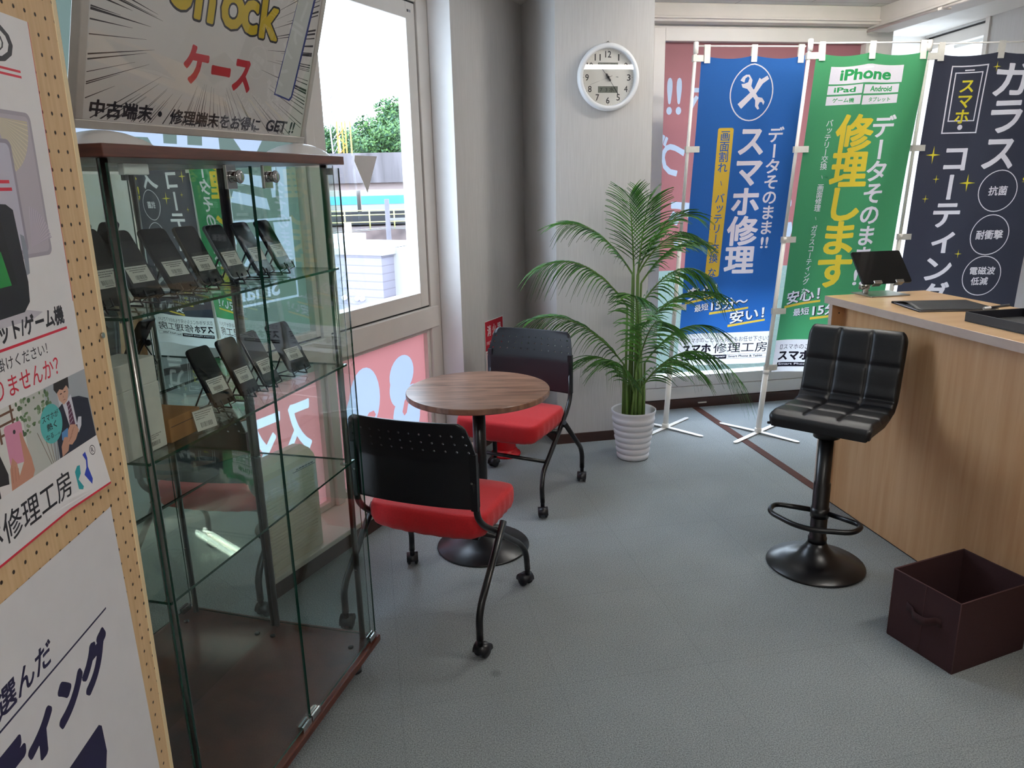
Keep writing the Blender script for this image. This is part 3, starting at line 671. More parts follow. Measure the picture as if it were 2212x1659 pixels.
# phones on wire stands
def phone(name, label, s, d, shelf_z, yaw, lean, w, l, body='#15151a', glare=False):
    base = fC((s, d, shelf_z + .0035))
    st = thing('phone_stand', 'black folding stand under the ' + label.split(' ', 1)[1], 'phone stand', base, yaw + 180, 'phone stands in the display case')
    la = radians(lean)
    def R(p): return Vector((p[0], p[1] * cos(la) + p[2] * sin(la) + .012, p[2] * cos(la) - p[1] * sin(la) + .017))  # local: x across, y back, z up the phone
    b = MB()
    for sx in (-1, 1):
        b.tube([R((sx * w * .3, -.014, .012)), R((sx * w * .3, -.014, -.004)), R((sx * w * .3, .007, -.004)), R((sx * w * .3, .007, .07)), R((sx * .008, .007, .085))], .0021, 6)
        b.tube([(sx * w * .3, .012 + .0, .0025), (sx * w * .34, .085, .0025)], .0021, 6)
        b.tube([R((sx * w * .34, .009, .06)), (sx * w * .34, .085, .0025)], .0021, 6)
        b.tube([R((sx * w * .3, .007, -.004)), (sx * w * .3, .012, .0025)], .0021, 6)
    b.tube([(-w * .34, .085, .0025), (w * .34, .085, .0025)], .0021, 6)
    b.lathe([(.0001, -.004), (.010, -.004), (.010, .004), (.0001, .004)], 12, xf=lambda p: R((w * .5 + .004 + p[2], .010 + p[0], .062 + p[1])))
    b.build('wire_frame', 'black', st)
    t = thing(name, label, 'phone', base, yaw + 180, 'used phones on the display case shelves')
    def slab(b, x0, x1, z0, z1, y0, y1, r, m=0):
        pts = []
        for cx, cz, a0 in ((x1 - r, z1 - r, 0), (x0 + r, z1 - r, 90), (x0 + r, z0 + r, 180), (x1 - r, z0 + r, 270)):
            pts += [(cx + r * cos(radians(a0 + 22.5 * k)), cz + r * sin(radians(a0 + 22.5 * k))) for k in range(5)]
        b.prism(pts, y0, y1, m, xf=lambda p: R((p[0], p[2], p[1])))
    b = MB(); slab(b, -w / 2, w / 2, 0, l, -.004, .004, .011); b.build('body', mat('phone_' + body.strip('#'), body, .25, metal=.5), t, bevel=.0015)
    b = MB(); slab(b, -w / 2 + .0025, w / 2 - .0025, .0025, l - .0025, -.0052, -.0043, .009); b.build('screen', 'screen', t)
    b = MB(); slab(b, w / 2 - .034, w / 2 - .008, l - .036, l - .008, .0043, .006, .006); b.build('camera_bump', 'black', t)
    P = Print(); lw = min(.056, w * .82); P.rect(0, lw, 0, .036, '#dedbd6', 0)
    rr = random.Random(label)
    for k, ww in enumerate((.92, .7, .45)):
        x = lw * (1 - ww) / 2
        while x < lw * (1 + ww) / 2: q = rr.uniform(.0012, .004); P.rect(x, min(x + q, lw * .97), .0305 - k * .0045, .0325 - k * .0045, '#4c4848', 1); x += q + .0009
    x = lw * .28
    while x < lw * .78: q = rr.choice((.0006, .0006, .0013)); P.rect(x, x + q, .006, .0155, '#2c2a2a', 1); x += q + rr.choice((.0007, .0012))
    P.rect(lw * .33, lw * .7, .003, .0044, '#6c6868', 1)
    lb = P.lay('price_label', lambda u, v: R((lw / 2 - u, -.0068, .032 + v)), ink, t); lb['label'] = 'white price label with a barcode'
    b = MB(); b.add([R((-lw / 2 - .006, -.0074, .012)), R((lw / 2 + .006, -.0074, .012)), R((lw / 2 + .006, -.0074, .076)), R((-lw / 2 - .006, -.0074, .076))], [(0, 1, 2, 3)]); b.build('clear_sleeve', glass('sleeve_film', (.96, .96, .96), 1.3), t)
Z1, Z2 = SH[0] + .003, SH[1] + .003
W1 = ('leftmost phone on the upper glass shelf, beside the pegboard', 'second phone from the left on the upper glass shelf', 'third phone from the left on the upper glass shelf', 'middle phone on the upper glass shelf with a grey rim',
      'fifth phone from the left on the upper glass shelf', 'sixth phone from the left on the upper glass shelf', 'rightmost phone on the upper glass shelf')
for lab, (s, d, yaw, lean, w, l, body) in zip(W1, ((-.815, .045, 106, 22, .072, .15, '#15151a'), (-.722, .045, 110, 30, .073, .15, '#1d1b1c'), (-.612, .047, 112, 32, .073, .15, '#232222'), (-.521, .045, 108, 27, .068, .143, '#5d574c'),
      (-.417, .045, 106, 27, .067, .140, '#8d939c'), (-.306, .047, 104, 27, .067, .140, '#3b4049'), (-.206, .047, 103, 27, .067, .140, '#17171c'))):
    phone('smartphone', 'dark ' + lab, s, d, Z1, yaw, lean, w, l, body)
W2 = ('leftmost phone on the middle glass shelf', 'second phone from the left on the middle glass shelf', 'third phone from the left on the middle glass shelf', 'rightmost phone on the middle glass shelf, widest of them')
for lab, (s, d, yaw, lean, w, l, body) in zip(W2, ((-.512, .06, 110, 26, .072, .15, '#17151a'), (-.412, .056, 106, 24, .072, .15, '#17151a'), (-.318, .052, 106, 26, .072, .15, '#3a3632'), (-.168, .058, 116, 32, .084, .15, '#1c1c20'))):
    phone('smartphone', 'dark ' + lab, s, d, Z2, yaw, lean, w, l, body)
phone('smartphone', 'black phone behind the white box on the middle glass shelf', -.83, .22, Z2, 104, 24, .074, .155, '#101012')
# boxes on the middle shelf
t = thing('phone_box', 'tall plain white phone box standing on the middle glass shelf', 'box', fC((-.765, .10, Z2 + .0003)), -75)
b = MB(); b.box(-.085, .028, -.045, .045, .0002, .14); b.box(-.084, .027, -.044, .044, .14, .193); b.build('carton', 'card', t, bevel=.002)
P = Print(); rr = random.Random(3); P.rect(0, .05, 0, .032, '#dcd8d2', 0)
for k in range(3):
    x = .004
    while x < .04 - k * .008: q = rr.uniform(.0012, .004); P.rect(x, x + q, .027 - k * .004, .0285 - k * .004, '#55504e', 1); x += q + .001
x = .008
while x < .036: q = rr.choice((.0006, .0013)); P.rect(x, x + q, .005, .014, '#2c2a2a', 1); x += q + .001
P.lay('price_label', lambda u, v: Vector((-.028 + u, -.0462, .006 + v)), ink, t)['label'] = 'white price label with a barcode'
t = thing('accessory_box', 'small brown cardboard box with a price card on the middle glass shelf', 'box', fC((-.675, .10, Z2 + .0003)), -75)
b = MB(); b.box(-.055, .045, -.05, .05, .0002, .052); b.build('carton', 'kraft', t, bevel=.0015)
b = MB(); b.add([(-.052, -.0505, .0335), (.02, -.0505, .0335), (.02, -.0505, .035), (-.052, -.0505, .035)], [(0, 1, 2, 3)]); b.build('flap_edge', 'base_brown', t)
t = thing('price_card', 'white price card in a clear sleeve leaning on the brown cardboard box', 'card', fC((-.637, .03, Z2 + .0003)), -60)
P = Print(); rr = random.Random(9); P.rect(0, .052, 0, .045, '#dedbd6', 0)
for k in range(4):
    x = .004
    while x < .048 - k * .007: q = rr.uniform(.0012, .004); P.rect(x, x + q, .039 - k * .0046, .0405 - k * .0046, '#4c4848', 1); x += q + .001
x = .012
while x < .042: q = rr.choice((.0006, .0013)); P.rect(x, x + q, .006, .017, '#2c2a2a', 1); x += q + .001
P.lay('card', lambda u, v: Vector((u - .026, v * .25, .004 + v * .968)), ink, t, thick=.0006)
b = MB(); b.box(-.03, .03, -.001, .0, .0003, .056, xf=lambda p: Vector((p[0], p[1] - .001 + p[2] * .25, p[2]))); b.build('sleeve', glass('sleeve_film', (.96, .96, .96), 1.3), t)

# tilted burst-pattern sign on white domed feet, on top of the case
sx, sn = hd(19), hd(19 - 90); so = Vector((-.829, 1.518, 1.669)); su = Vector((0, 0, cos(radians(17)))) - sn * sin(radians(17))
sw = sx.cross(su)   # out of the sheet, towards the viewer
SW, SHT = .766, .54
t = thing('case_topper_sign', 'tilted white sign with burst lines and yellow lettering on top of the showcase', 'sign', so, 19 - 90)
inv = Matrix.Rotation(radians(19 - 90), 4, 'Z')   # world offset -> local
def SG(u, v, w=0.0): return inv @ (sx * u + su * v + sw * w)
b = MB(lambda p: SG(p[0], p[1], p[2]))
for q in ((0, SW, 0, .018), (0, SW, SHT - .018, SHT), (0, .018, .018, SHT - .018), (SW - .018, SW, .018, SHT - .018)): b.box(q[0], q[1], q[2], q[3], -.02, .004)
b.box(.005, SW - .005, .005, SHT - .005, -.018, -.008); b.build('frame', mat('silver_frame', '#b9b4ae', .35, metal=.3), t, bevel=.002)
P = Print(); P.rect(.018, SW - .018, .018, SHT - .018, '#e4e1de', 0)
rr = random.Random(5); cu, cv = .36, .20
for k in range(150):
    a = rr.uniform(0, 2 * pi); ca, sa = cos(a), sin(a)
    ts = [q for q in ((.018 - cu) / ca if ca < 0 else (SW - .018 - cu) / ca, (.018 - cv) / sa if sa < 0 else (SHT - .018 - cv) / sa) if q > 0]; R1 = min(ts)
    if .0 < a < pi and abs(a - pi / 2) < .5: continue
    R0 = R1 * rr.uniform(.45, .8); wd = rr.choice((.0015, .002, .003, .005))
    if sa < -.3: wd = min(wd, .0022)
    P.line((cu + ca * R0, cv + sa * R0), (cu + ca * R1 * .985, cv + sa * R1 * .985), .0004, '#241c22', 1, wd)
P.poly([(.20, .10), (.36, .35), (.56, .30), (.60, .10), (.42, .06)], '#e2dfdb', 0)
for ch, u, v, h, r in (('S', .215, .258, .105, -.05), ('h', .285, .247, .105, -.04), ('o', .368, .245, .078, 0), ('c', .440, .243, .076, .03), ('k', .508, .243, .108, .02)):
    P.text(ch, u - .003, v - .005, h + .010, '#1c1a26', .062, layer=3, rot=r); P.text(ch, u + .002, v, h, '#d8bb13', .03, layer=4, rot=r)
for ch, u, v, w, h in (('ケ', .272, .113, .078, .082), ('ー', .360, .140, .066, .021), ('ス', .436, .112, .066, .074)): P.text(ch, u, v, h, '#c8202e', .05, w=w, layer=4)
P.text('中古端末', .033, .024, .033, '#1d1826', .035, w=.162, layer=5, slant=.1); P.ell(.217, .041, .006, .006, '#1d1826', 5)
P.text('修理端末をお得に', .245, .022, .033, '#1d1826', .03, w=.316, layer=5, slant=.1); P.text('GET !!', .585, .025, .030, '#1d1826', .03, w=.125, layer=5, slant=.2)
P.poly([(.602, .118), (.672, .108), (.682, .118), (.742, .50), (.672, .50)], '#2b3a86', 3); P.poly([(.607, .122), (.668, .113), (.676, .121), (.732, .50), (.672, .50)], '#d5dad6', 4)
P.lay('printed_sheet', lambda u, v: SG(u, v, .0005), ink, t)
b = MB(lambda p: SG(p[0], p[1], p[2])); b.box(.0181, SW - .0181, .0181, SHT - .0181, .0022, .003); b.build('cover_sheet', glass('clear_cover', (.985, .985, .985), 1.1), t)
for u in (.07, SW - .02):
    P0 = SG(u, 0, -.008); b = MB()
    b.grid(lambda a, c: Vector((P0.x + (a - .5) * .21, P0.y + (c - .5) * .12, -.0385 + .038 * max(0, (1 - (2 * a - 1) ** 2)) ** .8 * max(0, 1 - (2 * c - 1) ** 2) ** .35)), 18, 8)
    b.box(P0.x - .105, P0.x + .105, P0.y - .06, P0.y + .06, -.0388, -.0372); b.build('domed_foot', mat('foot_white', '#dedbd8', .3, noise=(10, .03)), t)

# louvred convector on the sill
t = thing('convector_heater', 'cream louvred convector heater on the window sill behind the showcase', 'heater', fB((1.9, -2.0, .0942)), 26.1 - 90)
b = MB()
prof = [(.0, .0), (.0, .385), (.008, .405), (.03, .425), (.07, .435), (.115, .43), (.13, .41), (.13, 0)]
def pr_(x0, x1, pts, m=0):
    k = len(pts); b.add([(x0, y, z) for y, z in pts] + [(x1, y, z) for y, z in pts], [list(range(k)), list(range(k, 2 * k))[::-1]] + [(i, k + i, k + (i + 1) % k, (i + 1) % k) for i in range(k)], m)
pr_(-.42, .34, prof); b.build('casing', mat('cream_enamel', '#cfc6b4', .45, noise=(20, .03)), t, bevel=.004)
b = MB()
for k in range(22): z = .03 + k * .0145; b.box(-.40, .315, -.004, -.0002, z, z + .0085)
b.build('louvre', mat('cream_enamel', '#cfc6b4', .45), t, bevel=.001)
b = MB()
for k in range(6): b.box(.22 + k * .017, .232 + k * .017, -.003, -.0005, .372, .376)
b.box(.2, .33, -.0025, -.0005, .366, .3675); b.build('control_marks', 'ink', t)
# ================================================================== table, chairs, plant, stool
t = thing('cafe_table', 'round wood-topped cafe table on a black pedestal between the red chairs', 'table', (-.143, 3.02, 0), 0)
b = MB(); b.lathe([(.0001, .694), (.296, .694), (.300, .698), (.300, .716), (.298, .719), (.0001, .719)], 72, smooth=False); b.build('table_top', 'tabletop', t)
b = MB(); b.lathe([(.2005, 0.0005), (.203, .004), (.199, .009), (.12, .028), (.06, .062), (.034, .10), (.0275, .115)], 64); b.build('pedestal_base', 'blackmetal', t)
b = MB(); b.tube([(0, 0, .105), (0, 0, .69)], .0275, 28); b.build('column', 'blackmetal', t)
b = MB(); b.box(-.16, .16, -.02, .02, .68, .6935); b.box(-.02, .02, -.16, .16, .68, .6935); b.build('top_bracket', 'blackmetal', t)

def make_chair(label):
    t = thing('caster_chair', label, 'chair', group='red and black caster chairs')
    # cushion: softly domed slip-covered slab with rolled front
    b = MB()
    def cush(a, c, top):
        x = (a - .5) * 2; y = (c - .5) * 2
        sx = math.copysign(abs(x) ** .9, x); hw = .225 - .012 * max(0, y) ** 4 - .008 * max(0, -y) ** 6
        px = sx * hw * (1 - .06 * abs(y) ** 8); py = .025 + y * .182 * (1 - .07 * abs(x) ** 6)
        e = max(abs(x), abs(y)); f = (1 - e ** 8)
        z = .447 + .010 * (1 - x * x) * (1 - y * y) - .03 * max(0, y - .45) ** 1.4 if top else .405
        return (px, py, z * 1.0 if top else z)
    N = 22; ring = []
    b.grid(lambda a, c: cush(a, c, True), N, N)
    # skirt
    rim = [(i / N, 0) for i in range(N)] + [(1, i / N) for i in range(N)] + [(1 - i / N, 1) for i in range(N)] + [(0, 1 - i / N) for i in range(N)]
    k = len(rim); levels = [(0, 1.0), (.012, 1.022), (.03, 1.027), (.055, 1.02), (.078, .985), (.088, .93)]
    vs = []
    for dz, sc in levels:
        for i, (a, c) in enumerate(rim):
            p = cush(a, c, True); wv = .0025 * sin(i * 1.9) * (dz > .02); vs.append((p[0] * (sc + wv / .22), .025 + (p[1] - .025) * (sc + wv / .2), p[2] - dz * (1.0 + .1 * sin(a * 3))))
    b.add(vs, [(j * k + i, j * k + (i + 1) % k, (j + 1) * k + (i + 1) % k, (j + 1) * k + i) for j in range(len(levels) - 1) for i in range(k)] + [list(range((len(levels) - 1) * k, len(levels) * k))], 0, True)
    b.build('seat', 'red', t, merge=True)
    b = MB(); b.box(-.2, .2, -.13, .17, .352, .36); b.tube([(-.235, -.02, .352), (.235, -.02, .352)], .011); b.tube([(-.232, .12, .243), (.232, .12, .243)], .009); b.build('seat_frame', 'blackmetal', t)
    # perforated back shell: real holes cut in the upper, raked band
    def bk(u, v):   # u -1..1 across, v 0..1 up
        z = .50 + .31 * v
        rake = -.195 - (.045 * max(0, (v - .52) / .48) ** 1.0 if v > .52 else .0) - .012 * (1 - min(v / .52, 1))*0
        hw = .240 if v < .5 else .240 - .030 * ((v - .5) / .5) ** 1.6
        if v > .94: hw -= .018 * ((v - .94) / .06) ** 2
        if v < .04: hw -= .006 * ((.04 - v) / .04) ** 2
        return (u * hw, rake - .022 * (1 - u * u), z)
    b = MB(); NU, rows = 12, [(.62, .715), (.715, .81), (.81, .905)]
    vlow = [0, .02, .04, .12, .2, .3, .4, .46, .5, .53, .57, .62]
    for v0, v1 in zip(vlow, vlow[1:]):
        b.grid(lambda a, c, v0=v0, v1=v1: bk(a * 2 - 1, v0 + (v1 - v0) * c), NU * 2, 1)
    for v0, v1 in ((.905, .94), (.94, .97), (.97, .99), (.99, 1.0)): b.grid(lambda a, c, v0=v0, v1=v1: bk(a * 2 - 1, v0 + (v1 - v0) * c), NU * 2, 1)
    for ri, (v0, v1) in enumerate(rows):
        for i in range(NU):
            u0, u1 = -1 + 2 * i / NU, -1 + 2 * (i + 1) / NU; uc_, vc = (u0 + u1) / 2, (v0 + v1) / 2
            outer = [(u0, v0), (uc_, v0), (u1, v0), (u1, vc), (u1, v1), (uc_, v1), (u0, v1), (u0, vc)]
            inner = [(uc_ + .0168 * cos(radians(225 + 45 * q)), vc + .0132 * sin(radians(225 + 45 * q))) for q in range(8)]
            if 0 < i < NU or True:
                b.add([bk(*p) for p in outer] + [bk(*p) for p in inner], [(q, (q + 1) % 8, 8 + (q + 1) % 8, 8 + q) for q in range(8)], 0, False)
    b.build('backrest', 'black', t, merge=True, solid=.007)
    for sx in (-1, 1):
        b = MB(); b.box(sx * .228 - .012, sx * .228 + .012, -.215, -.196, .50, .70); b.lathe([(.0045, 0), (.0035, .002), (.0001, .0022)], 10, xf=lambda p, sx=sx: Vector((sx * .222 + p[0], -.2155 - p[2], .60 + p[1])), m=1)
        b.build('back_sleeve', ['black', 'steel'], t, bevel=.004)
    for sx in (-1, 1):
        b = MB(); b.tube(arc([(sx * .228, -.205, .60), (sx * .230, -.20, .475), (sx * .232, -.155, .425), (sx * .240, .165, .205), (sx * .252, .208, .150), (sx * .256, .21, .072)], .035), .0115, 12); b.build('leg', 'blackmetal', t)
        b = MB(); b.tube(arc([(sx * .262, -.045, .395), (sx * .262, -.262, .195), (sx * .262, -.285, .15), (sx * .262, -.285, .072)], .05), .0125, 12); b.tube([(sx * .238, -.075, .365), (sx * .262, -.075, .367)], .006); b.build('leg', 'blackmetal', t)
    for x, y, a in ((-.256, .21, .5), (.256, .21, 1.1), (-.262, -.285, .3), (.262, -.285, -.2)):
        b = MB(); ca, sa = cos(a), sin(a)
        def K(p, x=x, y=y, ca=ca, sa=sa): q = (p[0] + .0, p[1] + .014); return Vector((x + q[0] * ca - q[1] * sa, y + q[0] * sa + q[1] * ca, p[2]))
        hood = [(.0275 * cos(radians(q)), .0265 + .0275 * sin(radians(q))) for q in range(-10, 200, 15)]
        n_ = len(hood); b.add([K((-.0235, h[0], h[1])) for h in hood] + [K((.0235, h[0], h[1])) for h in hood], [(i, i + 1, n_ + i + 1, n_ + i) for i in range(n_ - 1)] + [list(range(n_)), list(range(n_, 2 * n_))], 0, True)
        b.tube([K((0, -.014, .05)), K((0, -.014, .09))], .010, 12); cs = b.build('caster', 'black', t)
        for w0 in (-.022, .008):
            b = MB(); b.lathe([(.0001, 0), (.018, 0), (.0245, .003), (.0245, .011), (.018, .014), (.0001, .014)], 22, xf=lambda p, w0=w0: K((w0 + p[2], p[0], .0255 + p[1]))); b.build('wheel', 'black', cs)
    return t
ch = make_chair('red seated caster chair nearest the showcase, seen from behind'); ch.location = (-.27, 2.563, 0); ch.rotation_euler = (0, 0, -radians(20.9))
c2 = copy_tree(ch); c2['label'] = 'red seated caster chair beside the potted palm, facing the table'; c2.location = (0, 3.606, 0); c2.rotation_euler = (0, 0, -radians(207))

# red extinguisher stand and its wall sign
t = thing('fire_extinguisher', 'red fire extinguisher base on the floor under the far chair', 'fire extinguisher', (-.045, 4.16, .0005), 0)
b = MB(); b.lathe([(.085, 0), (.088, .008), (.084, .018), (.070, .022), (.068, .036), (.0605, .042)], 40); b.build('floor_stand', mat('red_gloss', '#c8131c', .25, noise=(10, .03)), t)
b = MB(); b.lathe([(.058, .03), (.060, .05), (.060, .36), (.052, .395), (.030, .42), (.018, .425)], 40); b.build('cylinder', mat('red_gloss', '#c8131c', .25), t)
b = MB(); b.tube([(0, 0, .42), (0, 0, .455)], .014, 14); b.box(-.012, .012, -.02, .075, .455, .463); b.box(-.012, .012, -.02, .07, .474, .481); b.tube(arc([(0, -.015, .455), (0, -.08, .44), (.01, -.085, .20)], .04), .008, 10); b.build('valve_and_hose', 'black', t)
P = Print(); P.rect(0, .24, .0, .32, '#e6e2de', 0); P.rect(0.004, .236, .14, .316, '#c01a30', 1); P.text('消 火 器', .03, .225, .065, '#f0ecec', .02, w=.18, layer=2); P.text('FIRE EXTINGUISHER', .02, .175, .02, '#f0ecec', .0, w=.2, layer=2)
P.text('消火器', .03, .06, .05, '#c01a30', .01, w=.18, layer=2); P.frame(.012, .228, .012, .13, .004, '#c01a30', 2)
s_ = P.lay('extinguisher_sign', lambda u, v: fB((3.83 + u, -2.047, .44 + v)), ink, thick=.002); tag(s_, 'red and white extinguisher sign on the wall behind the far chair', 'sign')

# potted palm
t = thing('potted_palm', 'artificial palm in a ribbed white pot before the clock column', 'plant', (.688, 4.075, .0005), 0)
pp = [(.0001, .0), (.082, 0), (.084, .003)]
for k in range(7): z = .035 + k * .036; r = .0855 + (.124 - .0855) * (z / .29); pp += [(r - .0005, z - .031), (r + .0035, z - .016), (r + .001, z - .002), (r - .002, z)]
pp += [(.1245, .275), (.126, .288), (.1235, .29), (.119, .28), (.108, .20), (.0001, .20)]
b = MB(); b.lathe(pp, 56); b.build('pot', mat('pot_plastic', '#dcdce2', .4, noise=(10, .02)), t)
b = MB(); b.lathe([(.106, .205), (.06, .215), (.0001, .218)], 24); b.build('soil', mat('soil', '#3a2d22', .95, noise=(80, .4), bump=(90, 1)), t)
leafm = node_mat('palm_leaf', build_leaf, Roughness=.42)
stemm = mat('palm_stem', '#5d7a34', .5, noise=(25, .2), stretch=(1, 1, .1))
RG = random.Random(11)
# image-plane axes at the plant: X to the right, Z up, Y towards the wall
# tip (x, z, y) relative to the pot axis, crown height of the stem, rise, droop
FR = [ # stem foot x,y ; rachis start (x,z,y) ; tip (x,z,y) ; arch ; leaflets ; leaf length ; hang
    ((-.03, .00), (-.02, 1.05, .00), (-.40, 1.33, -.12), .10, 21, .135, .35),
    ((-.05, -.01), (-.05, .88, -.02), (-.52, 1.11, -.10), .16, 22, .135, .55),
    ((-.06, .00), (-.06, .55, .00), (-.54, .83, -.06), .12, 24, .14, .45),
    ((-.04, -.03), (-.05, .45, -.05), (-.32, .60, -.24), .12, 18, .12, .5),
    ((.05, -.03), (.05, .45, -.04), (.53, .50, -.20), .28, 24, .14, .6),
    ((.06, .01), (.06, .55, .02), (.46, .73, .02), .14, 20, .13, .45),
    ((.05, .00), (.03, .75, .00), (.42, .95, -.12), .10, 21, .13, .35),
    ((.03, -.03), (.02, .88, -.03), (.35, 1.05, -.22), .17, 20, .135, .7),
    ((.02, .02), (.03, 1.0, .02), (.34, 1.20, .02), .08, 18, .12, .3),
    ((.0, .0), (.01, 1.08, .0), (.27, 1.36, -.04), .10, 19, .13, .3),
    ((-.01, .02), (-.01, 1.08, .03), (-.04, 1.46, .04), .02, 18, .14, .2),
    ((.01, -.01), (.01, 1.08, .0), (.055, 1.45, -.02), .02, 18, .15, .2),
    ((.0, -.02), (.0, 1.05, -.03), (.25, 1.27, -.22), .10, 18, .125, .4),
    ((.02, -.05), (.02, .62, -.05), (-.06, .98, -.30), .10, 18, .14, .45),
    ((.0, -.06), (.0, .52, -.06), (.08, .85, -.34), .12, 18, .14, .5),
    ((-.02, -.05), (-.01, .40, -.06), (-.20, .62, -.30), .1, 16, .12, .5),
    ((.03, -.04), (.03, .42, -.05), (.26, .60, -.33), .12, 17, .12, .5),
]
for (fx, fy), st, tip, arch, nl, ll, hang in FR:
    P0 = Vector((fx, fy, .215)); P1 = Vector((st[0], st[2], st[1])); P3 = Vector((tip[0], tip[2], tip[1])); mid = (P1 + P3) / 2 + Vector((0, 0, arch + .06))
    b = MB(); b.tube([P0, (P0 * .5 + P1 * .5) + Vector((0, 0, 0)), P1], [.0085, .0075, .006], 8); b.build('stem', stemm, t)
    bez = lambda q: P1 * (1 - q) ** 2 + mid * 2 * q * (1 - q) + P3 * q * q
    b = MB(); b.tube([bez(q / 12) for q in range(13)], [.0055 - .0042 * q / 12 for q in range(13)], 6, 1)
    nl = int(nl * 1.3)
    for i in range(nl):
        q = .08 + .92 * i / (nl - 1); p = bez(q); tg = (bez(min(1, q + .02)) - bez(max(0, q - .02))).normalized()
        side = tg.cross(Vector((0, 0, 1)))
        if side.length < .2: side = Vector((1, -.3, 0))
        side.normalize(); upv = side.cross(tg).normalized()
        Ln = 1.22 * ll * (.55 + .75 * sin(pi * min(1, .12 + q * .78)) ** .8) * RG.uniform(.9, 1.1)
        for sg in (-1, 1):
            d = (side * sg * .66 + tg * (.62 + .35 * q) + upv * (.30 if sg > 0 else -.12) + Vector((0, 0, -.22 * hang))).normalized(); hg = hang * 1.55 * RG.uniform(.75, 1.25); w = .0128 * RG.uniform(.85, 1.15)
            pts = []
            for k in range(6):
                s_ = k / 5; c = p + d * Ln * s_ + Vector((0, 0, -1)) * Ln * hg * s_ * s_ * .8
                ww = w * (0.35 + 1.5 * s_) if s_ < .4 else w * max(.02, (1 - s_)) ** .75 * 1.25
                nrm = d.cross(Vector((0, 0, 1))); nrm = nrm.normalized() if nrm.length > .1 else side
                wd = (tg * .75 + nrm * .5 * sg).normalized()
                pts += [c - wd * ww * .5 + Vector((0, 0, .0012)), c + Vector((0, 0, -.001)), c + wd * ww * .5 + Vector((0, 0, .0012))]
            b.add(pts, [(k * 3 + e, k * 3 + e + 1, k * 3 + e + 4, k * 3 + e + 3) for k in range(5) for e in (0, 1)], 0, True)
    b.build('frond', [leafm, stemm], t, recalc=False)

# bar stool
t = thing('bar_stool', 'black tufted bar stool on a round base in front of the counter', 'stool', (1.232, 2.785, .0005), 220)
b = MB(); b.lathe([(.190, 0), (.193, .004), (.190, .010), (.13, .026), (.075, .05), (.045, .085), (.036, .105)], 64); b.build('base', 'blackmetal', t)
b = MB(); b.lathe([(.037, .10), (.037, .125), (.0325, .13), (.0325, .36), (.0285, .365), (.0285, .56)], 32); b.build('column', 'blackmetal', t)
b = MB(); b.tube(arc([(-.03, .0, .235), (-.175, .03, .235), (-.165, .12, .235), (0, .20, .235), (.165, .12, .235), (.175, .03, .235), (.03, 0, .235)], .11, 8), .0105, 12); b.lathe([(.036, .215), (.036, .255)], 24); b.build('footrest', 'blackmetal', t)
b = MB(); b.box(-.075, .075, -.09, .06, .585, .6); b.lathe([(.05, .555), (.05, .586)], 20); b.tube([(.05, -.02, .580), (.21, -.03, .565), (.25, -.037, .556)], .006, 8); b.build('lift_lever', 'blackmetal', t)
prof = [(.203, .606), (.20, .640), (.175, .652), (.06, .645), (-.06, .638), (-.12, .645), (-.155, .675), (-.178, .735), (-.20, .82), (-.222, .90), (-.238, .965), (-.248, .985), (-.265, .985)]
prof = [((x if x > -.1 else -.1 + (x + .1) * .72) - .075, z if z < .645 else .645 + (z - .645) * .86) for x, z in prof]
L = [0]
for a, c in zip(prof, prof[1:]): L.append(L[-1] + sqrt((a[0] - c[0]) ** 2 + (a[1] - c[1]) ** 2))
def pf(q):
    q *= L[-1]
    for i in range(len(L) - 1):
        if q <= L[i + 1] + 1e-9:
            f = (q - L[i]) / (L[i + 1] - L[i]); return Vector((prof[i][0] + (prof[i + 1][0] - prof[i][0]) * f, prof[i][1] + (prof[i + 1][1] - prof[i][1]) * f))
seams = [L[2] / L[-1], (L[2] + (L[6] - L[2]) * .36) / L[-1], (L[2] + (L[6] - L[2]) * .70) / L[-1], L[6] / L[-1], (L[6] + (L[11] - L[6]) * .5) / L[-1], L[11] / L[-1]]
def puff(q, u):
    fu = (u * 3) % 1; pu = 1 - abs(2 * fu - 1) ** 9
    pv = .3
    for a, c in zip(seams, seams[1:]):
        if a <= q <= c: pv = 1 - abs(2 * (q - a) / (c - a) - 1) ** 8
    return pu ** .6 * pv ** .8 if q > seams[0] and q < seams[-1] else .45
NQ, NU = 88, 72
def top(u, q):
    p = pf(q); e = .004; d = (pf(min(1, q + e)) - pf(max(0, q - e))).normalized(); nrm = Vector((d.y, -d.x))
    if nrm.y < 0 and q < .5: nrm = -nrm
    if q >= .5: nrm = Vector((abs(nrm.x), nrm.y))
    hw = .191 - .012 * max(0, abs(q - .5) * 2 - .86) / .14; ed = min(u, 1 - u); h = .0125 * puff(q, u) - .010 * max(0, 1 - ed / .035) ** 2
    p = p + nrm * h; return (hw * (2 * u - 1), p.x, p.y)
b = MB(); b.grid(top, NU, NQ)
def under(u, q):
    p = pf(q); off = Vector((0, -.052)) if q < .42 else (Vector((-.055, -.02)) if q < .6 else Vector((-.05, 0)))
    k = min(1, max(0, (q - .36) / .2)); off = Vector((0, -.036)) * (1 - k) + Vector((-.046, -.004)) * k; tp = min(1, q / .06) * min(1, (1 - q) / .05); p = p + off * max(.12, tp)
    hw = .186 - .012 * max(0, abs(q - .5) * 2 - .86) / .14; return (hw * (2 * u - 1), p.x, p.y)
b.grid(under, 24, NQ)
for u in (0, 1):
    vs = [top(u, j / NQ) for j in range(NQ + 1)] + [under(u, j / NQ) for j in range(NQ + 1)]
    b.add(vs, [(j, j + 1, NQ + 2 + j, NQ + 1 + j) for j in range(NQ)], 0, True)
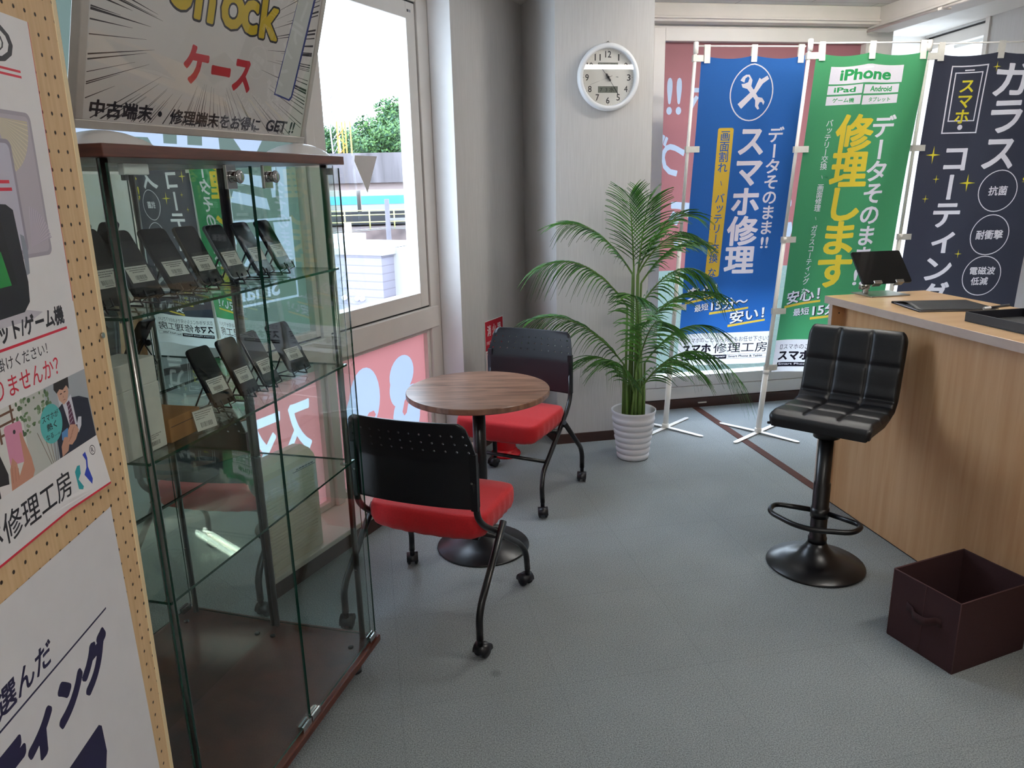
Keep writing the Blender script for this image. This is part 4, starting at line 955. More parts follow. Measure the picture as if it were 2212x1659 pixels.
for q in (0, 1):
    vs = [top(i / NU, q) for i in range(NU + 1)] + [under(i / 24, q) for i in range(25)]
    b.add(vs, [list(range(NU + 1)) + list(range(NU + 1, NU + 26))[::-1]], 0, False)
b.build('seat', 'leather', t)
# ================================================================== counter and what stands on it
t = thing('counter', 'maple reception counter with a pale edged worktop', 'counter', fA((2.30, -3.1, 0)), 169.6)
def K_(s0, s1, n0, n1, z0, z1, m=0):   # A-frame box in the counter's own coordinates (heading 169.6: +Y = A_N, +X = -A_S)
    b.box(2.30 - s1, 2.30 - s0, n0 + 3.1, n1 + 3.1, z0, z1, m)
b = MB(); K_(2.055, 2.575, -3.125, -.55, .976, 1.010); b.build('worktop', 'mapletop', t, bevel=.002)
b = MB(); K_(2.0535, 2.055, -3.125, -.55, .977, 1.0095); K_(2.055, 2.575, -3.1265, -3.125, .977, 1.0095); b.build('worktop_edging', 'mapleedge', t)
b = MB(); K_(2.065, 2.56, -3.10, -3.075, .002, .9755); b.build('end_panel', 'maple', t, bevel=.001)
b = MB(); K_(2.0635, 2.065, -3.10, -3.075, .003, .975); b.build('panel_edging', 'mapleedge', t)
b = MB(); K_(2.128, 2.146, -3.0745, -1.85, .004, .9755); b.build('front_panel', 'maple', t)
b = MB(); K_(2.1275, 2.128, -3.0745, -1.85, 0.0005, .0045); K_(2.074, 2.0745, -1.83, -.56, 0.0005, .03); b.build('toe_strip', 'black', t)
b = MB(); K_(2.085, 2.56, -1.8495, -1.83, .002, .9755); b.build('end_panel', 'maple', t, bevel=.001)
b = MB(); K_(2.0745, 2.092, -1.8295, -.56, .002, .9755); b.build('front_panel', 'maple', t)
b = MB(); b.lathe([(.004, 0), (.003, .001), (.0001, .001)], 10, xf=lambda p: Vector((2.30 - 2.10 + p[0], .0255 + p[2], .935 + p[1]))); b.build('screw_hole', 'black', t)
TOP = 1.0103

t = thing('tablet_stand', 'silver tablet stand on the corner of the counter', 'tablet stand', (1.71, 3.445, TOP), 170)
b = MB(); b.prism([(-.098, -.075), (.098, -.075), (.098, .078), (-.098, .078)], .0, .005); b.build('base_plate', 'alu', t, bevel=.002)
b = MB(); b.tube([(.055, -.03, .005), (.055, -.03, .028)], .013, 18); b.tube([(.04, -.03, .033), (.085, -.03, .033)], .012, 18); b.tube([(.06, -.028, .033), (.045, .0, .062)], [.011, .009], 12); b.tube([(.032, .0, .064), (.06, .0, .064)], .010, 14); b.build('hinge_arm', 'alu', t, bevel=.001)
la = radians(40)
def TL(x, y, z): return Vector((x, .012 + y * cos(la) * 1 - z * sin(la) * 1 + .035, .058 + z * cos(la) + y * sin(la)))   # y out of the screen, z up the screen
b = MB()
b.box(-.07, .07, -.016, -.011, .02, .12, xf=lambda p: TL(*p))
for x in (-.055, .055): b.box(x - .02, x + .02, -.016, .012, -.006, -.001, xf=lambda p: TL(*p)); b.box(x - .02, x + .02, .007, .013, -.006, .010, xf=lambda p: TL(*p))
b.tube([TL(0, -.014, .05), Vector((.045, .0, .064))], .008, 10)
b.build('cradle', 'alu', t, bevel=.002)
t = thing('tablet', 'black tablet lying back in the silver stand', 'tablet', (1.71, 3.445, TOP), 170)
def rslab(b, x0, x1, z0, z1, y0, y1, r, fn, m=0):
    pts = []
    for cx, cz, a0 in ((x1 - r, z1 - r, 0), (x0 + r, z1 - r, 90), (x0 + r, z0 + r, 180), (x1 - r, z0 + r, 270)):
        pts += [(cx + r * cos(radians(a0 + 22.5 * k)), cz + r * sin(radians(a0 + 22.5 * k))) for k in range(5)]
    b.prism(pts, y0, y1, m, xf=lambda p: fn(p[0], p[2], p[1]))
b = MB(); rslab(b, -.125, .125, 0, .175, -.008, 0, .010, TL); b.build('body', mat('dark_alu', '#1b1b1d', .35, metal=.6), t, bevel=.0015)
b = MB(); rslab(b, -.123, .123, .002, .173, .0003, .0012, .009, TL); b.build('screen', 'screen', t)

t = thing('document_folder', 'black document folder lying slightly open on the counter', 'folder', fA((2.32, -2.70, TOP)), 79.6 + 12)
b = MB()
def sheet(z0, lift): b.grid(lambda u, v: ((v - .5) * .235, (u - .5) * .315, z0 + lift * (u) * 0 + lift * math.sin(pi * v) ** 2 * (1 - u) ** 2), 14, 10)
b.box(-.1175, .1175, -.1575, .1575, 0, .002); b.build('back_cover', 'black', t)
b = MB(); b.box(-.112, .112, -.15, .15, .0022, .0042); b.build('papers', 'paper', t)
b = MB(); sheet(.0075, .016); b.build('front_cover', mat('folder_card', '#1a1a1e', .5, noise=(200, .1)), t, solid=.0016, recalc=False)
b = MB(); b.box(-.1185, -.1165, -.1575, .1575, 0, .0085); b.build('spine', 'black', t)

t = thing('tray', 'black rectangular tray on the counter at the right', 'tray', fA((2.165, -2.405, TOP)), 79.6)
b = MB(); H_ = .036
b.box(0, .34, 0, .25, 0, .004)
b.box(0, .34, 0, .005, .004, H_); b.box(0, .34, .245, .25, .004, H_); b.box(0, .005, .005, .245, .004, H_); b.box(.335, .34, .005, .245, .004, H_)
b2 = MB(lambda p: (-p[0], p[1], p[2])); 
for i in range(len(b.v)): b.v[i] = (b.v[i][0], b.v[i][1], b.v[i][2])
b.v = [(p[0], p[1], p[2]) for p in b.v]
b.build('tray_shell', mat('tray_black', '#15151c', .45, noise=(200, .1)), t, bevel=.0012)
b = MB(); b.box(.006, .334, .006, .244, .0043, .0052); b.build('mat_insert', mat('tray_mat', '#3a3a3c', .9, noise=(300, .2)), t)
t = thing('pen', 'black pen with a white sticker lying across the tray rim', 'pen', fA((2.32, -2.43, TOP + .0415)), 79.6 - 12)
b = MB(); b.tube([(0, -.07, 0), (0, .07, 0)], .005, 12); b.build('barrel', 'black', t)
b = MB(); b.tube([(0, -.07, 0), (0, -.035, 0)], .0053, 12); b.build('sticker', 'paper', t)
b = MB(); b.box(-.001, .001, .02, .07, .0052, .0065); b.build('clip', 'chrome', t)

# fabric storage box on the floor
t = thing('storage_box', 'open dark brown fabric storage box on the floor by the counter', 'box', (1.487, 2.237, .0006), 68.0)
W_, D_, HH = .124, .166, .252
b = MB()
for q in ((-W_, W_, -D_, -D_ + .004), (-W_, W_, D_ - .004, D_), (-W_, -W_ + .004, -D_ + .004, D_ - .004), (W_ - .004, W_, -D_ + .004, D_ - .004)): b.box(q[0], q[1], q[2], q[3], .002, HH)
b.box(-W_, W_, -D_, D_, 0, .004); b.build('box_shell', 'storage', t)
b = MB()
b.tube([(-W_, -D_, HH), (W_, -D_, HH), (W_, D_, HH), (-W_, D_, HH), (-W_, -D_, HH)], .0022, 6)
for x, y in ((-W_, -D_), (W_, -D_), (W_, D_), (-W_, D_)): b.tube([(x, y, .003), (x, y, HH)], .0018, 6)
b.tube([(0, -D_ - .0004, .003), (0, -D_ - .0004, HH)], .0012, 6); b.tube([(0, D_ + .0004, .003), (0, D_ + .0004, HH)], .0012, 6); b.build('seam_binding', mat('brown_binding', '#4a2a2c', .8, noise=(200, .1)), t)
b = MB()
hp = arc([(.068, -D_ - .001, .150), (.05, -D_ - .003, .152), (.036, -D_ - .034, .146), (-.012, -D_ - .028, .142), (-.036, -D_ - .004, .142), (-.062, -D_ - .001, .146)], .014)
for a, c in zip(hp, hp[1:]): b.add([a + Vector((0, 0, -.014)), c + Vector((0, 0, -.014)), c + Vector((0, 0, .014)), a + Vector((0, 0, .014))], [(0, 1, 2, 3)], 0, True)
b.build('strap_handle', 'storage', t, merge=True, solid=.0025)

# wall clock
CC = fA((1.337, -4.1995, 2.085)); t = thing('wall_clock', 'round white wall clock with two small displays on the column', 'clock', CC, 169.6)
def cw(p): return Vector((p[0], p[2], p[1]))       # lathe axis -> out of the wall
b = MB(); b.lathe([(.160, .0005), (.172, .006), (.174, .022), (.168, .036), (.158, .041), (.149, .038), (.146, .030), (.146, .012), (.0001, .012)], 64, xf=cw); b.build('case', 'white', t)
P = Print(); P.ell(0, 0, .1455, .1455, '#e6e3dc', 0, 64)
for k in range(1, 13):
    a = radians(90 - 30 * k); P.text(str(k), .118 * cos(a), .117 * sin(a) - .0165, .033, '#1c1a1a', .012, align='c', layer=2, w=.034 if k > 9 else (.007 if k == 1 else .020))
for k in range(60):
    a = radians(6 * k); rr = .0018 if k % 5 == 0 else .0009; P.ell(.138 * cos(a), .138 * sin(a), rr, rr, '#2a2826', 2, 8)
for y, s_, w in ((.059, '27° 52', .090), (-.061, '7  3 水', .080)):
    P.rect(-.056, .056, y - .0165, y + .0165, '#70756a', 1); P.frame(-.056, .056, y - .0165, y + .0165, .0012, '#4c504a', 2); P.text(s_, -.045, y - .012, .024, '#20241f', .012, w=w, layer=3)
P.text('mag', .045, -.001, .006, '#4a4a4a', .02, layer=2)
P.lay('dial', lambda u, v: Vector((-u, .0125, v)), ink, t)
b = MB()
def hand(ang, l0, l1, w, y):
    a = radians(90 - ang); d = Vector((-cos(a), 0, sin(a))); n_ = Vector((d.z, 0, -d.x))
    for r0, r1, ww in ((-.022, .018, w * 2.2), (.018, l1 * .55, w * .5), (l1 * .55, l1, w * 1.1)):
        A, B_ = d * r0 + Vector((0, y, 0)), d * r1 + Vector((0, y, 0)); b.add([A - n_ * ww / 2, A + n_ * ww / 2, B_ + n_ * ww / 2, B_ - n_ * ww / 2, A - n_ * ww / 2 + Vector((0, .001, 0)), A + n_ * ww / 2 + Vector((0, .001, 0)), B_ + n_ * ww / 2 + Vector((0, .001, 0)), B_ - n_ * ww / 2 + Vector((0, .001, 0))], [(0, 1, 2, 3), (4, 5, 6, 7), (0, 1, 5, 4), (1, 2, 6, 5), (2, 3, 7, 6), (3, 0, 4, 7)])
hand(321, 0, .092, .004, .016); hand(147, 0, .104, .004, .019); hand(250, 0, .11, .0008, .022)
b.lathe([(.006, .013), (.006, .024), (.0001, .025)], 16, xf=cw); b.build('hands', 'black', t)
b = MB(); b.lathe([(.1455, .0295), (.1455, .031), (.0001, .031)], 48, xf=cw, smooth=False); b.build('cover_glass', glass('clock_glass', (.99, .99, .99), .8), t)
b = MB(); b.tube(arc([(-.012, .004, .170), (-.006, .004, .182), (.006, .004, .182), (.012, .004, .170)], .006), .0014, 6); b.tube([(0, .001, .180), (0, .012, .183)], .002, 8); b.build('hanger', 'steel', t)

# ================================================================== flag banners on pole stands
def banner(name, label, color, foot, top_pt, az, drop, wdt, shapes, foot_turn, drift=0.0, sway=.012, phase=0.0, flag_label=None):
    """Pole from foot to top, cross arm heading az, flag hung from the arm; flag coordinates u 0..wdt, v down from 0."""
    base = Vector(foot); tp = Vector(top_pt); A = hd(az); N = hd(az + 90)
    t = thing(name, label, 'banner stand', base, 0, 'flag banners by the windows')
    rel = tp - base
    b = MB(); j = .18; b.tube([Vector((0, 0, .012)), rel * j], .017, 14); b.tube([rel * j, rel * .535], .0125, 14); b.tube([rel * .535, rel], .0095, 14)
    b.lathe([(.014, -.045), (.0145, .012), (.010, .016)], 16, tuple(rel)); b.lathe([(.019, -.02), (.019, .004)], 14, tuple(rel * j)); b.lathe([(.0155, -.02), (.0155, .004)], 14, tuple(rel * .535))
    b.build('pole', 'polewhite', t)
    b = MB(); b.tube([rel + Vector((0, 0, -.006)), rel + A * (wdt + .03) + Vector((0, 0, -.010))], .0042, 8); b.build('cross_arm', 'polewhite', t)
    b = MB()
    for k in range(4):
        d = hd(foot_turn + 90 * k); s_ = d.cross(Vector((0, 0, 1))) * .014; z0, z1 = .0105 if k % 2 else .0055, .003
        vs = [d * .0 + s_, d * .0 - s_, d * .258 - s_, d * .272 - s_ * .4, d * .272 + s_ * .4, d * .258 + s_]
        k_ = len(vs); b.add([v + Vector((0, 0, .0033 if i > 1 else z0 - .002)) for i, v in enumerate(vs)] + [v + Vector((0, 0, .0068 if i > 1 else z0 + .002)) for i, v in enumerate(vs)], [list(range(k_)), list(range(k_, 2 * k_))] + [(i, (i + 1) % k_, k_ + (i + 1) % k_, k_ + i) for i in range(k_)])
    b.lathe([(.022, .008), (.022, .03), (.017, .035)], 16); b.build('foot_cross', 'polewhite', t)
    F0 = rel + A * .035 + Vector((0, 0, -.055))
    def fmap(u, v):
        sag = .018 * (1 - abs(((u / wdt) * 2) % 1 * 2 - 1) ** 2) * max(0, 1 - v / .25) if 0 < u < wdt else 0
        lean = rel / rel.z
        p = F0 + A * u - Vector((0, 0, v + sag)) - Vector((lean.x, lean.y, 0)) * v + A * drift * v
        wv = sway * (.35 + .65 * min(1, v / .5)) * sin(u / wdt * 7.5 + phase + v * 1.3) + .006 * sin(u * 21 + v * 5 + phase)
        return p + N * (wv - .004)
    P = Print(); P.rect(0, wdt, -drop, 0, color, 0); shapes(P, wdt, drop)
    f = P.lay('flag', lambda u, v: fmap(u, -v), cloth, t, maxlen=.05)
    if flag_label: f['label'] = flag_label
    # loops: three over the arm, the rest round the pole
    for u in (.03, wdt / 2, wdt - .03):
        b = MB(); a = fmap(u, .0); c = rel + A * (.035 + u) + Vector((0, 0, -.006)); w = A * .017
        for off in (-.006, .006): b.add([a - w + Vector((0, 0, -.035)) + N * off, a + w + Vector((0, 0, -.035)) + N * off, c + w + N * off + Vector((0, 0, .006)), c - w + N * off + Vector((0, 0, .006))], [(0, 1, 2, 3)])
        b.add([c - w - N * .006 + Vector((0, 0, .006)), c + w - N * .006 + Vector((0, 0, .006)), c + w + N * .006 + Vector((0, 0, .006)), c - w + N * .006 + Vector((0, 0, .006))], [(0, 1, 2, 3)])
        b.build('strap', 'strap', t, recalc=False, solid=.0008)
    for v in (.015, .50, 1.0, 1.42, drop - .03):
        b = MB(); a = fmap(0.0, v); pz = a.z; c = rel * (pz / rel.z); h = Vector((0, 0, .017))
        for off in (-.013, .013): q0, q1 = c - A * .014 + N * off, a + A * .03 + N * off * .2; b.add([q0 - h, q1 - h, q1 + h, q0 + h], [(0, 1, 2, 3)])
        b.add([c - A * .014 + N * .013 - h, c - A * .014 - N * .013 - h, c - A * .014 - N * .013 + h, c - A * .014 + N * .013 + h], [(0, 1, 2, 3)])
        b.build('strap', 'strap', t, recalc=False, solid=.0008)
    return t
INKB, INKW, YEL = '#1b1822', '#eceaf0', '#e0c04a'
def footer(P, W, D, top_v, blk):
    P.rect(0, W, -D, -top_v, '#e6e4e6', 1)
    P.frame(.035, .05, -top_v - .058, -top_v - .030, .003, INKB, 2); P.text('スマホのことなら何でもお任せ下さい！', .058, -top_v - .060, .033, INKB, .0, w=W * .86, layer=2)
    P.text('スマホ', .03, -top_v - .128, .060, INKB, .045, w=.19, layer=2); P.text('修理工房', .235, -top_v - .130, .064, INKB, .006, w=W - .265, layer=2)
    P.rect(.03, W * .53, -top_v - .168, -top_v - .141, INKB, 2); P.text('Smart Phone Repair', .038, -top_v - .160, .014, INKW, .01, w=W * .46, layer=3)
    P.frame(W * .54, W - .025, -top_v - .168, -top_v - .141, .0015, INKB, 2); P.text('Smart Phone & Tablet', W * .55, -top_v - .161, .0145, INKB, .03, w=W * .36, layer=3)
def slogans(P, W, v0):
    for s_, u, v, h, w in (('安心！', .03, v0, .078, .20), ('15分〜', .20, v0 + .075, .070, .225), ('安い！', .32, v0 + .155, .076, .22)):
        P.poly([(u - .01, -v - .045), (u + w + .005, -v - .012), (u + w + .005, -v + .0), (u - .01, -v - .030)], YEL, 2)
        P.text(s_, u + .003, -v - .028, h, INKB, .05, w=w, rot=.13, slant=.1, layer=3); P.text(s_, u, -v - .025, h, INKW, .022, w=w, rot=.13, slant=.1, layer=4)
    P.text('最短', .09, -v0 - .100, .045, INKB, .045, w=.095, rot=.10, layer=3); P.text('最短', .088, -v0 - .098, .045, INKW, .012, w=.095, rot=.10, layer=4)
def blue_shapes(P, W, D):
    P.ring(.315, -.195, .130, .155, .007, INKW, 2)
    def Q(x, y): return (.315 + x, -.195 + y)
    # crossed spanner and screwdriver
    P.poly([Q(-.078, -.062), Q(-.055, -.088), Q(.020, -.012), Q(.060, .052), Q(.095, .080), Q(.082, .098), Q(.048, .075), Q(.036, .082), Q(.012, .020)], INKW, 3)
    P.poly([Q(-.074, .070), Q(-.050, .056), Q(-.046, .078), Q(-.032, .088), Q(-.022, .078), Q(-.028, .056), Q(-.048, .050), Q(-.066, .050), Q(-.058, .030), Q(-.030, .020), Q(.025, -.042), Q(.028, -.075), Q(.045, -.092), Q(.056, -.088), Q(.046, -.070), Q(.054, -.052), Q(.068, -.052), Q(.078, -.068), Q(.084, -.050), Q(.066, -.028), Q(.040, -.024), Q(-.008, .034), Q(-.004, .066), Q(-.024, .096), Q(-.044, .098), Q(-.062, .088)], INKW, 3)
    P.vert('スマホ修理', .345, -.375, .172, .158, INKW, .03, 2)
    P.vert('データそのまま‼', .485, -.385, .088, .080, INKW, .02, 2)
    P.rect(.135, .228, -1.245, -.385, YEL, 2, r=.012); P.vert('画面割れ / バッテリー交換 など', .1815, -.40, .0585, .054, '#2f66b4', .012, 3)
    slogans(P, W, 1.36); footer(P, W, D, 1.595, False)
def green_banner(P, W, D):
    def tag_(u0, u1, v0, v1, s_, h, bold): 
        P.poly([(u0, -v1), (u1, -v1 + .006), (u1, -v0 + .006), (u0, -v0)], INKW, 2); P.text(s_, (u0 + u1) / 2, -v1 + (v1 - v0 - h) / 2 + .003, h, '#2f9a57', bold, w=(u1 - u0) * (.7 if h > .05 else .62), align='c', layer=3)
    tag_(.095, .50, .060, .155, 'iPhone', .062, .035); tag_(.095, .290, .165, .213, 'iPad', .029, .03); tag_(.300, .49, .163, .211, 'Android', .030, .03)
    tag_(.095, .290, .223, .271, 'ゲーム機', .026, .02); tag_(.300, .49, .221, .269, 'タブレット', .026, .02)
    P.vert('修理します', .285, -.33, .192, .185, '#e6cf45', .032, 2)
    P.vert('データそのまま‼', .440, -.33, .120, .110, INKW, .022, 2)
    P.vert('バッテリー交換 / 画面修理 / ガラスコーティング など', .135, -.345, .0385, .036, INKW, .008, 2)
    slogans(P, W, 1.36); footer(P, W, D, 1.60, True)
def dark_shapes(P, W, D):
    c = .205
    for a, hh, oy, w in ((.098, .186, 0, .007), (.074, .135, .014, .006)): P.frame(c - a, c + a, -.24 - hh + oy, -.24 + hh + oy, w, INKW, 2)
    P.rect(c - .025, c + .025, -.084, -.077, INKW, 2); P.ell(c, -.393, .014, .014, INKW, 2); P.vert('スマホ', c, -.127, .084, .076, '#e5d83c', .022, 2)
    P.vert('コーティング', .212, -.485, .158, .145, INKW, .025, 2)
    P.vert('ガラス', .442, -.045, .198, .182, INKW, .025, 2)
    for v, s1, s2 in ((.748, '抗菌', None), (.998, '耐衝撃', None), (1.238, '電磁波', '低減')):
        P.ring(.475, -v, .115, .118, .005, INKW, 2)
        if s2: P.text(s1, .475, -v + .006, .048, INKW, .02, w=.150, align='c', layer=2); P.text(s2, .468, -v - .056, .048, INKW, .02, w=.100, align='c', layer=2)
        else: P.text(s1, .475, -v - .026, .054, INKW, .02, w=.115 if len(s1) == 2 else .160, align='c', layer=2)
    for u, v, r in ((.082, .54, .050), (.122, .675, .025), (.078, .785, .024), (.298, .700, .050), (.350, .075, .028), (.310, 1.105, .026), (.625, .70, .024)): P.star(u, -v, r * .8, r, '#e5d83c', 2)
    P.vert('守る!', .662, -.36, .115, .105, '#e5d83c', .02, 2)
    slogans(P, W, 1.42); footer(P, W, D, 1.62, True)
banner('banner_stand', 'blue flag banner on a white pole stand beside the palm', '#3069b4', (.978, 4.572 - .0, .0005), tuple(fA((1.862, -4.24, 2.262))), 84, 1.80, .61, blue_shapes, 44.2, sway=.010)
banner('banner_stand', 'green flag banner on a white pole stand behind the counter corner', '#4a9a68', (1.53, 4.44, .0005), tuple(fA((2.425, -4.02, 2.245))), 88, 1.80, .62, green_banner, 47.6, sway=.012, phase=1.2)
banner('banner_stand', 'navy flag banner on a pale pole stand behind the counter by the right window', '#404350', tuple(fA((3.045, -4.03, .0005))), tuple(fA((3.12, -3.975, 2.24))), 93, 1.86, .71, dark_shapes, 45 + 79.6 - 30, sway=.012, phase=2.4)
# ================================================================== pegboard with posters
PB = thing('pegboard_panel', 'perforated pegboard panel carrying posters at the left edge', 'pegboard', (-.63, 1.18, 0), -3)
TI = radians(1.35)
def PG(u, z, x=0.0):   # u along the board from its far edge (negative towards the viewer), z height, x proud of its face
    return Vector((x, (u - .034) + (z - 1.18) * math.tan(TI), z))
b = MB(lambda p: PG(p[0], p[1], p[2])); b.box(-.95, -.012, .02, 1.93, -.006, 0); pbo = b.build('perforated_board', 'pegboard', PB)
b = MB(lambda p: PG(p[0], p[1], p[2])); b.box(-.012, 0, .02, 1.93, -.018, .001); b.box(-.95, -.012, 1.93, 1.945, -.018, .001); b.box(-.962, -.95, .02, 1.945, -.018, .001); b.build('edge_strip', mat('pale_pine', '#e2cda2', .5, noise=(8, .06), stretch=(8, 8, .5)), PB, bevel=.001)
b = MB()
for y in (-.12, -.85): b.box(-.22, .12, y - .02, y + .02, .0005, .03); b.box(-.045, -.02, y - .02, y + .02, .03, 1.2)
b.build('floor_support', 'mapleedge', PB)
b = MB(); b.tube([PG(-.018, 1.337, .001), PG(-.018, 1.337, .004)], .0045, 10); b.build('pushpin', 'chrome', PB)
def pegworld(u, z, x=0.0):
    q = PG(u, z, x); return Vector((-.63, 1.18, 0)) + hd(87) * q.x + hd(-3) * q.y + Vector((0, 0, q.z))
# --- upper poster (repair advert)
P = Print(); P.rect(-.60, -.085, 1.123, 1.766, '#e6e3e4', 0); RED = '#cf1f3c'
P.rect(-.0862, -.085, 1.40, 1.766, RED, 1)
P.text('D', -.215, 1.705, .050, INKB, .05, w=.085, layer=1); P.text('D', -.209, 1.711, .038, '#e6e3e4', .0, w=.070, layer=2)
P.rect(-.60, -.122, 1.6985, 1.7015, RED, 1); P.rect(-.60, -.122, 1.692, 1.695, RED, 1)
P.rect(-.27, -.118, 1.469, 1.650, '#a79fab', 1, r=.010); P.rect(-.265, -.123, 1.474, 1.645, '#b9b1bb', 2, r=.008)
def fan(cu, cv, a0, a1, r, c1, c2, lay):
    n = 26
    for k in range(n):
        p, q = radians(a0 + (a1 - a0) * k / n), radians(a0 + (a1 - a0) * (k + .72) / n); P.poly([(cu, cv), (cu + r * cos(p), cv + r * sin(p)), (cu + r * cos(q), cv + r * sin(q))], c1 if k % 2 else c2, lay)
fan(-.195, 1.640, -75, 0, .068, '#c9bfa0', '#d8cdab', 3); fan(-.165, 1.482, 10, 80, .052, '#c6bcc8', '#b4aabb', 3)
P.rect(-.30, -.172, 1.475, 1.615, '#98909f', 4, r=.010); P.rect(-.30, -.177, 1.480, 1.610, '#c3bfcf', 5, r=.008)
P.rect(-.60, -.189, 1.562, 1.566, RED, 6); P.rect(-.60, -.186, 1.553, 1.557, RED, 6)
# the black phone seen end-on, green battery graphic on its screen
P.poly([(-.42, 1.550), (-.205, 1.537), (-.192, 1.530), (-.186, 1.44), (-.190, 1.415), (-.205, 1.404), (-.42, 1.400)], '#17171f', 7); P.poly([(-.186, 1.500), (-.178, 1.497), (-.175, 1.478), (-.179, 1.450), (-.187, 1.448)], '#8d93a0', 8)
P.poly([(-.42, 1.53), (-.222, 1.522), (-.210, 1.44), (-.42, 1.43)], '#0c0c12', 8); P.poly([(-.42, 1.49), (-.232, 1.482), (-.222, 1.44), (-.42, 1.436)], '#1f8a3f', 9)
P.poly([(-.30, 1.404), (-.20, 1.406), (-.165, 1.398), (-.19, 1.392), (-.30, 1.393)], '#c5bfc8', 1)
P.text('タブレット/ゲーム機', -.338, 1.374, .0265, INKB, .035, w=.222, layer=1); P.rect(-.60, -.113, 1.3655, 1.369, RED, 1)
P.text('お気軽にお声掛けください！', -.385, 1.342, .0165, INKB, .006, w=.215, layer=1)
P.text('お困りではありませんか？', -.455, 1.309, .026, RED, .008, w=.305, layer=1)
# printed photographs
P.rect(-.60, -.085, 1.200, 1.301, '#bfc1bb', 1); rr = random.Random(4)
P.rect(-.60, -.250, 1.200, 1.301, '#d9d8d3', 2); P.rect(-.195, -.085, 1.200, 1.301, '#a7adb4', 2); P.rect(-.165, -.150, 1.2, 1.301, '#c9ccd0', 3)
for k in range(60): u, v = rr.uniform(-.262, -.185), rr.uniform(1.255, 1.30); P.ell(u, v, rr.uniform(.002, .005), rr.uniform(.0015, .004), rr.choice(('#5f7a52', '#8a9a7c', '#47633f')), 4, 7)
for x in (-.300, -.272): P.rect(x, x + .004, 1.26, 1.301, '#6d4a36', 4)
for y in (1.268, 1.280, 1.292): P.rect(-.304, -.264, y, y + .003, '#6d4a36', 4)
for k in range(5): P.line((-.205 + k * .004, 1.200), (-.225 + k * .012, 1.25), .0012, '#7a6a58', 4)
# woman with a pink phone, chin on hand
P.poly([(-.40, 1.20), (-.40, 1.275), (-.352, 1.287), (-.325, 1.278), (-.308, 1.255), (-.297, 1.222), (-.300, 1.200)], '#221c1e', 5)
P.poly([(-.372, 1.262), (-.345, 1.272), (-.327, 1.262), (-.322, 1.240), (-.330, 1.222), (-.348, 1.213), (-.370, 1.222)], '#d5a892', 6)
P.ell(-.337, 1.2485, .0035, .0016, '#2b2020', 7, 10); P.ell(-.359, 1.2495, .0035, .0016, '#2b2020', 7, 10); P.poly([(-.348, 1.226), (-.339, 1.229), (-.332, 1.227), (-.339, 1.224)], '#b4585c', 7); P.poly([(-.346, 1.240), (-.342, 1.233), (-.348, 1.2325)], '#b98a74', 7)
P.poly([(-.352, 1.200), (-.352, 1.219), (-.343, 1.222), (-.331, 1.216), (-.323, 1.207), (-.322, 1.200)], '#cf9d86', 8); P.poly([(-.318, 1.200), (-.318, 1.214), (-.285, 1.207), (-.275, 1.200)], '#e6dfdf', 7)
P.poly([(-.290, 1.230), (-.290, 1.276), (-.286, 1.279), (-.257, 1.277), (-.254, 1.273), (-.256, 1.224)], '#d990ad', 8); P.ell(-.271, 1.267, .0028, .0028, '#2b2228', 9, 12)
P.poly([(-.296, 1.200), (-.292, 1.226), (-.284, 1.238), (-.277, 1.229), (-.276, 1.212), (-.262, 1.226), (-.262, 1.262), (-.258, 1.263), (-.252, 1.244), (-.246, 1.225), (-.244, 1.207), (-.25, 1.200)], '#c98f78', 9)
for k in range(3): P.line((-.291 + k * .006, 1.208), (-.288 + k * .006, 1.230 - k * .004), .0008, '#a8705c', 10)
# man in a navy suit looking down at a blue phone
P.poly([(-.184, 1.200), (-.183, 1.252), (-.168, 1.266), (-.150, 1.272), (-.130, 1.271), (-.112, 1.268), (-.088, 1.258), (-.086, 1.200)], '#1d2134', 5)
P.poly([(-.157, 1.272), (-.147, 1.231), (-.128, 1.231), (-.132, 1.276), (-.146, 1.270)], '#d5d6e0', 6); P.poly([(-.1465, 1.267), (-.139, 1.269), (-.1365, 1.262), (-.133, 1.233), (-.140, 1.230), (-.1475, 1.234), (-.145, 1.258)], '#5b2a46', 7)
for k in range(5): P.line((-.1455, 1.237 + k * .006), (-.1365, 1.2405 + k * .006), .0012, '#b9a6bb', 8)
P.poly([(-.166, 1.290), (-.163, 1.276), (-.153, 1.267), (-.143, 1.270), (-.137, 1.280), (-.137, 1.296), (-.150, 1.299)], '#cfa48e', 7); P.poly([(-.172, 1.293), (-.170, 1.301), (-.132, 1.301), (-.134, 1.284), (-.140, 1.291), (-.150, 1.287), (-.158, 1.290), (-.166, 1.286)], '#211b1d', 8)
P.ell(-.156, 1.283, .003, .0009, '#3a2826', 9, 10); P.ell(-.146, 1.2835, .003, .0009, '#3a2826', 9, 10); P.poly([(-.1515, 1.281), (-.150, 1.2765), (-.1525, 1.276)], '#ad8068', 9); P.poly([(-.155, 1.273), (-.149, 1.274), (-.146, 1.2725)], '#9c5c56', 9)
P.poly([(-.172, 1.222), (-.170, 1.232), (-.154, 1.234), (-.151, 1.224), (-.160, 1.216)], '#5a8fc8', 9)
P.poly([(-.178, 1.200), (-.176, 1.214), (-.166, 1.224), (-.158, 1.222), (-.156, 1.212), (-.162, 1.203)], '#c5947d', 10); P.poly([(-.160, 1.212), (-.154, 1.230), (-.146, 1.236), (-.132, 1.232), (-.126, 1.222), (-.138, 1.212), (-.150, 1.208)], '#cb9a83', 10)
for k in range(4): P.line((-.157 + k * .004, 1.2145 + k * .0035), (-.146 + k * .003, 1.2195 + k * .0035), .0009, '#a5745f', 11)
P.poly([(-.128, 1.218), (-.118, 1.226), (-.114, 1.238), (-.122, 1.240), (-.128, 1.232)], '#d5d6e0', 9)
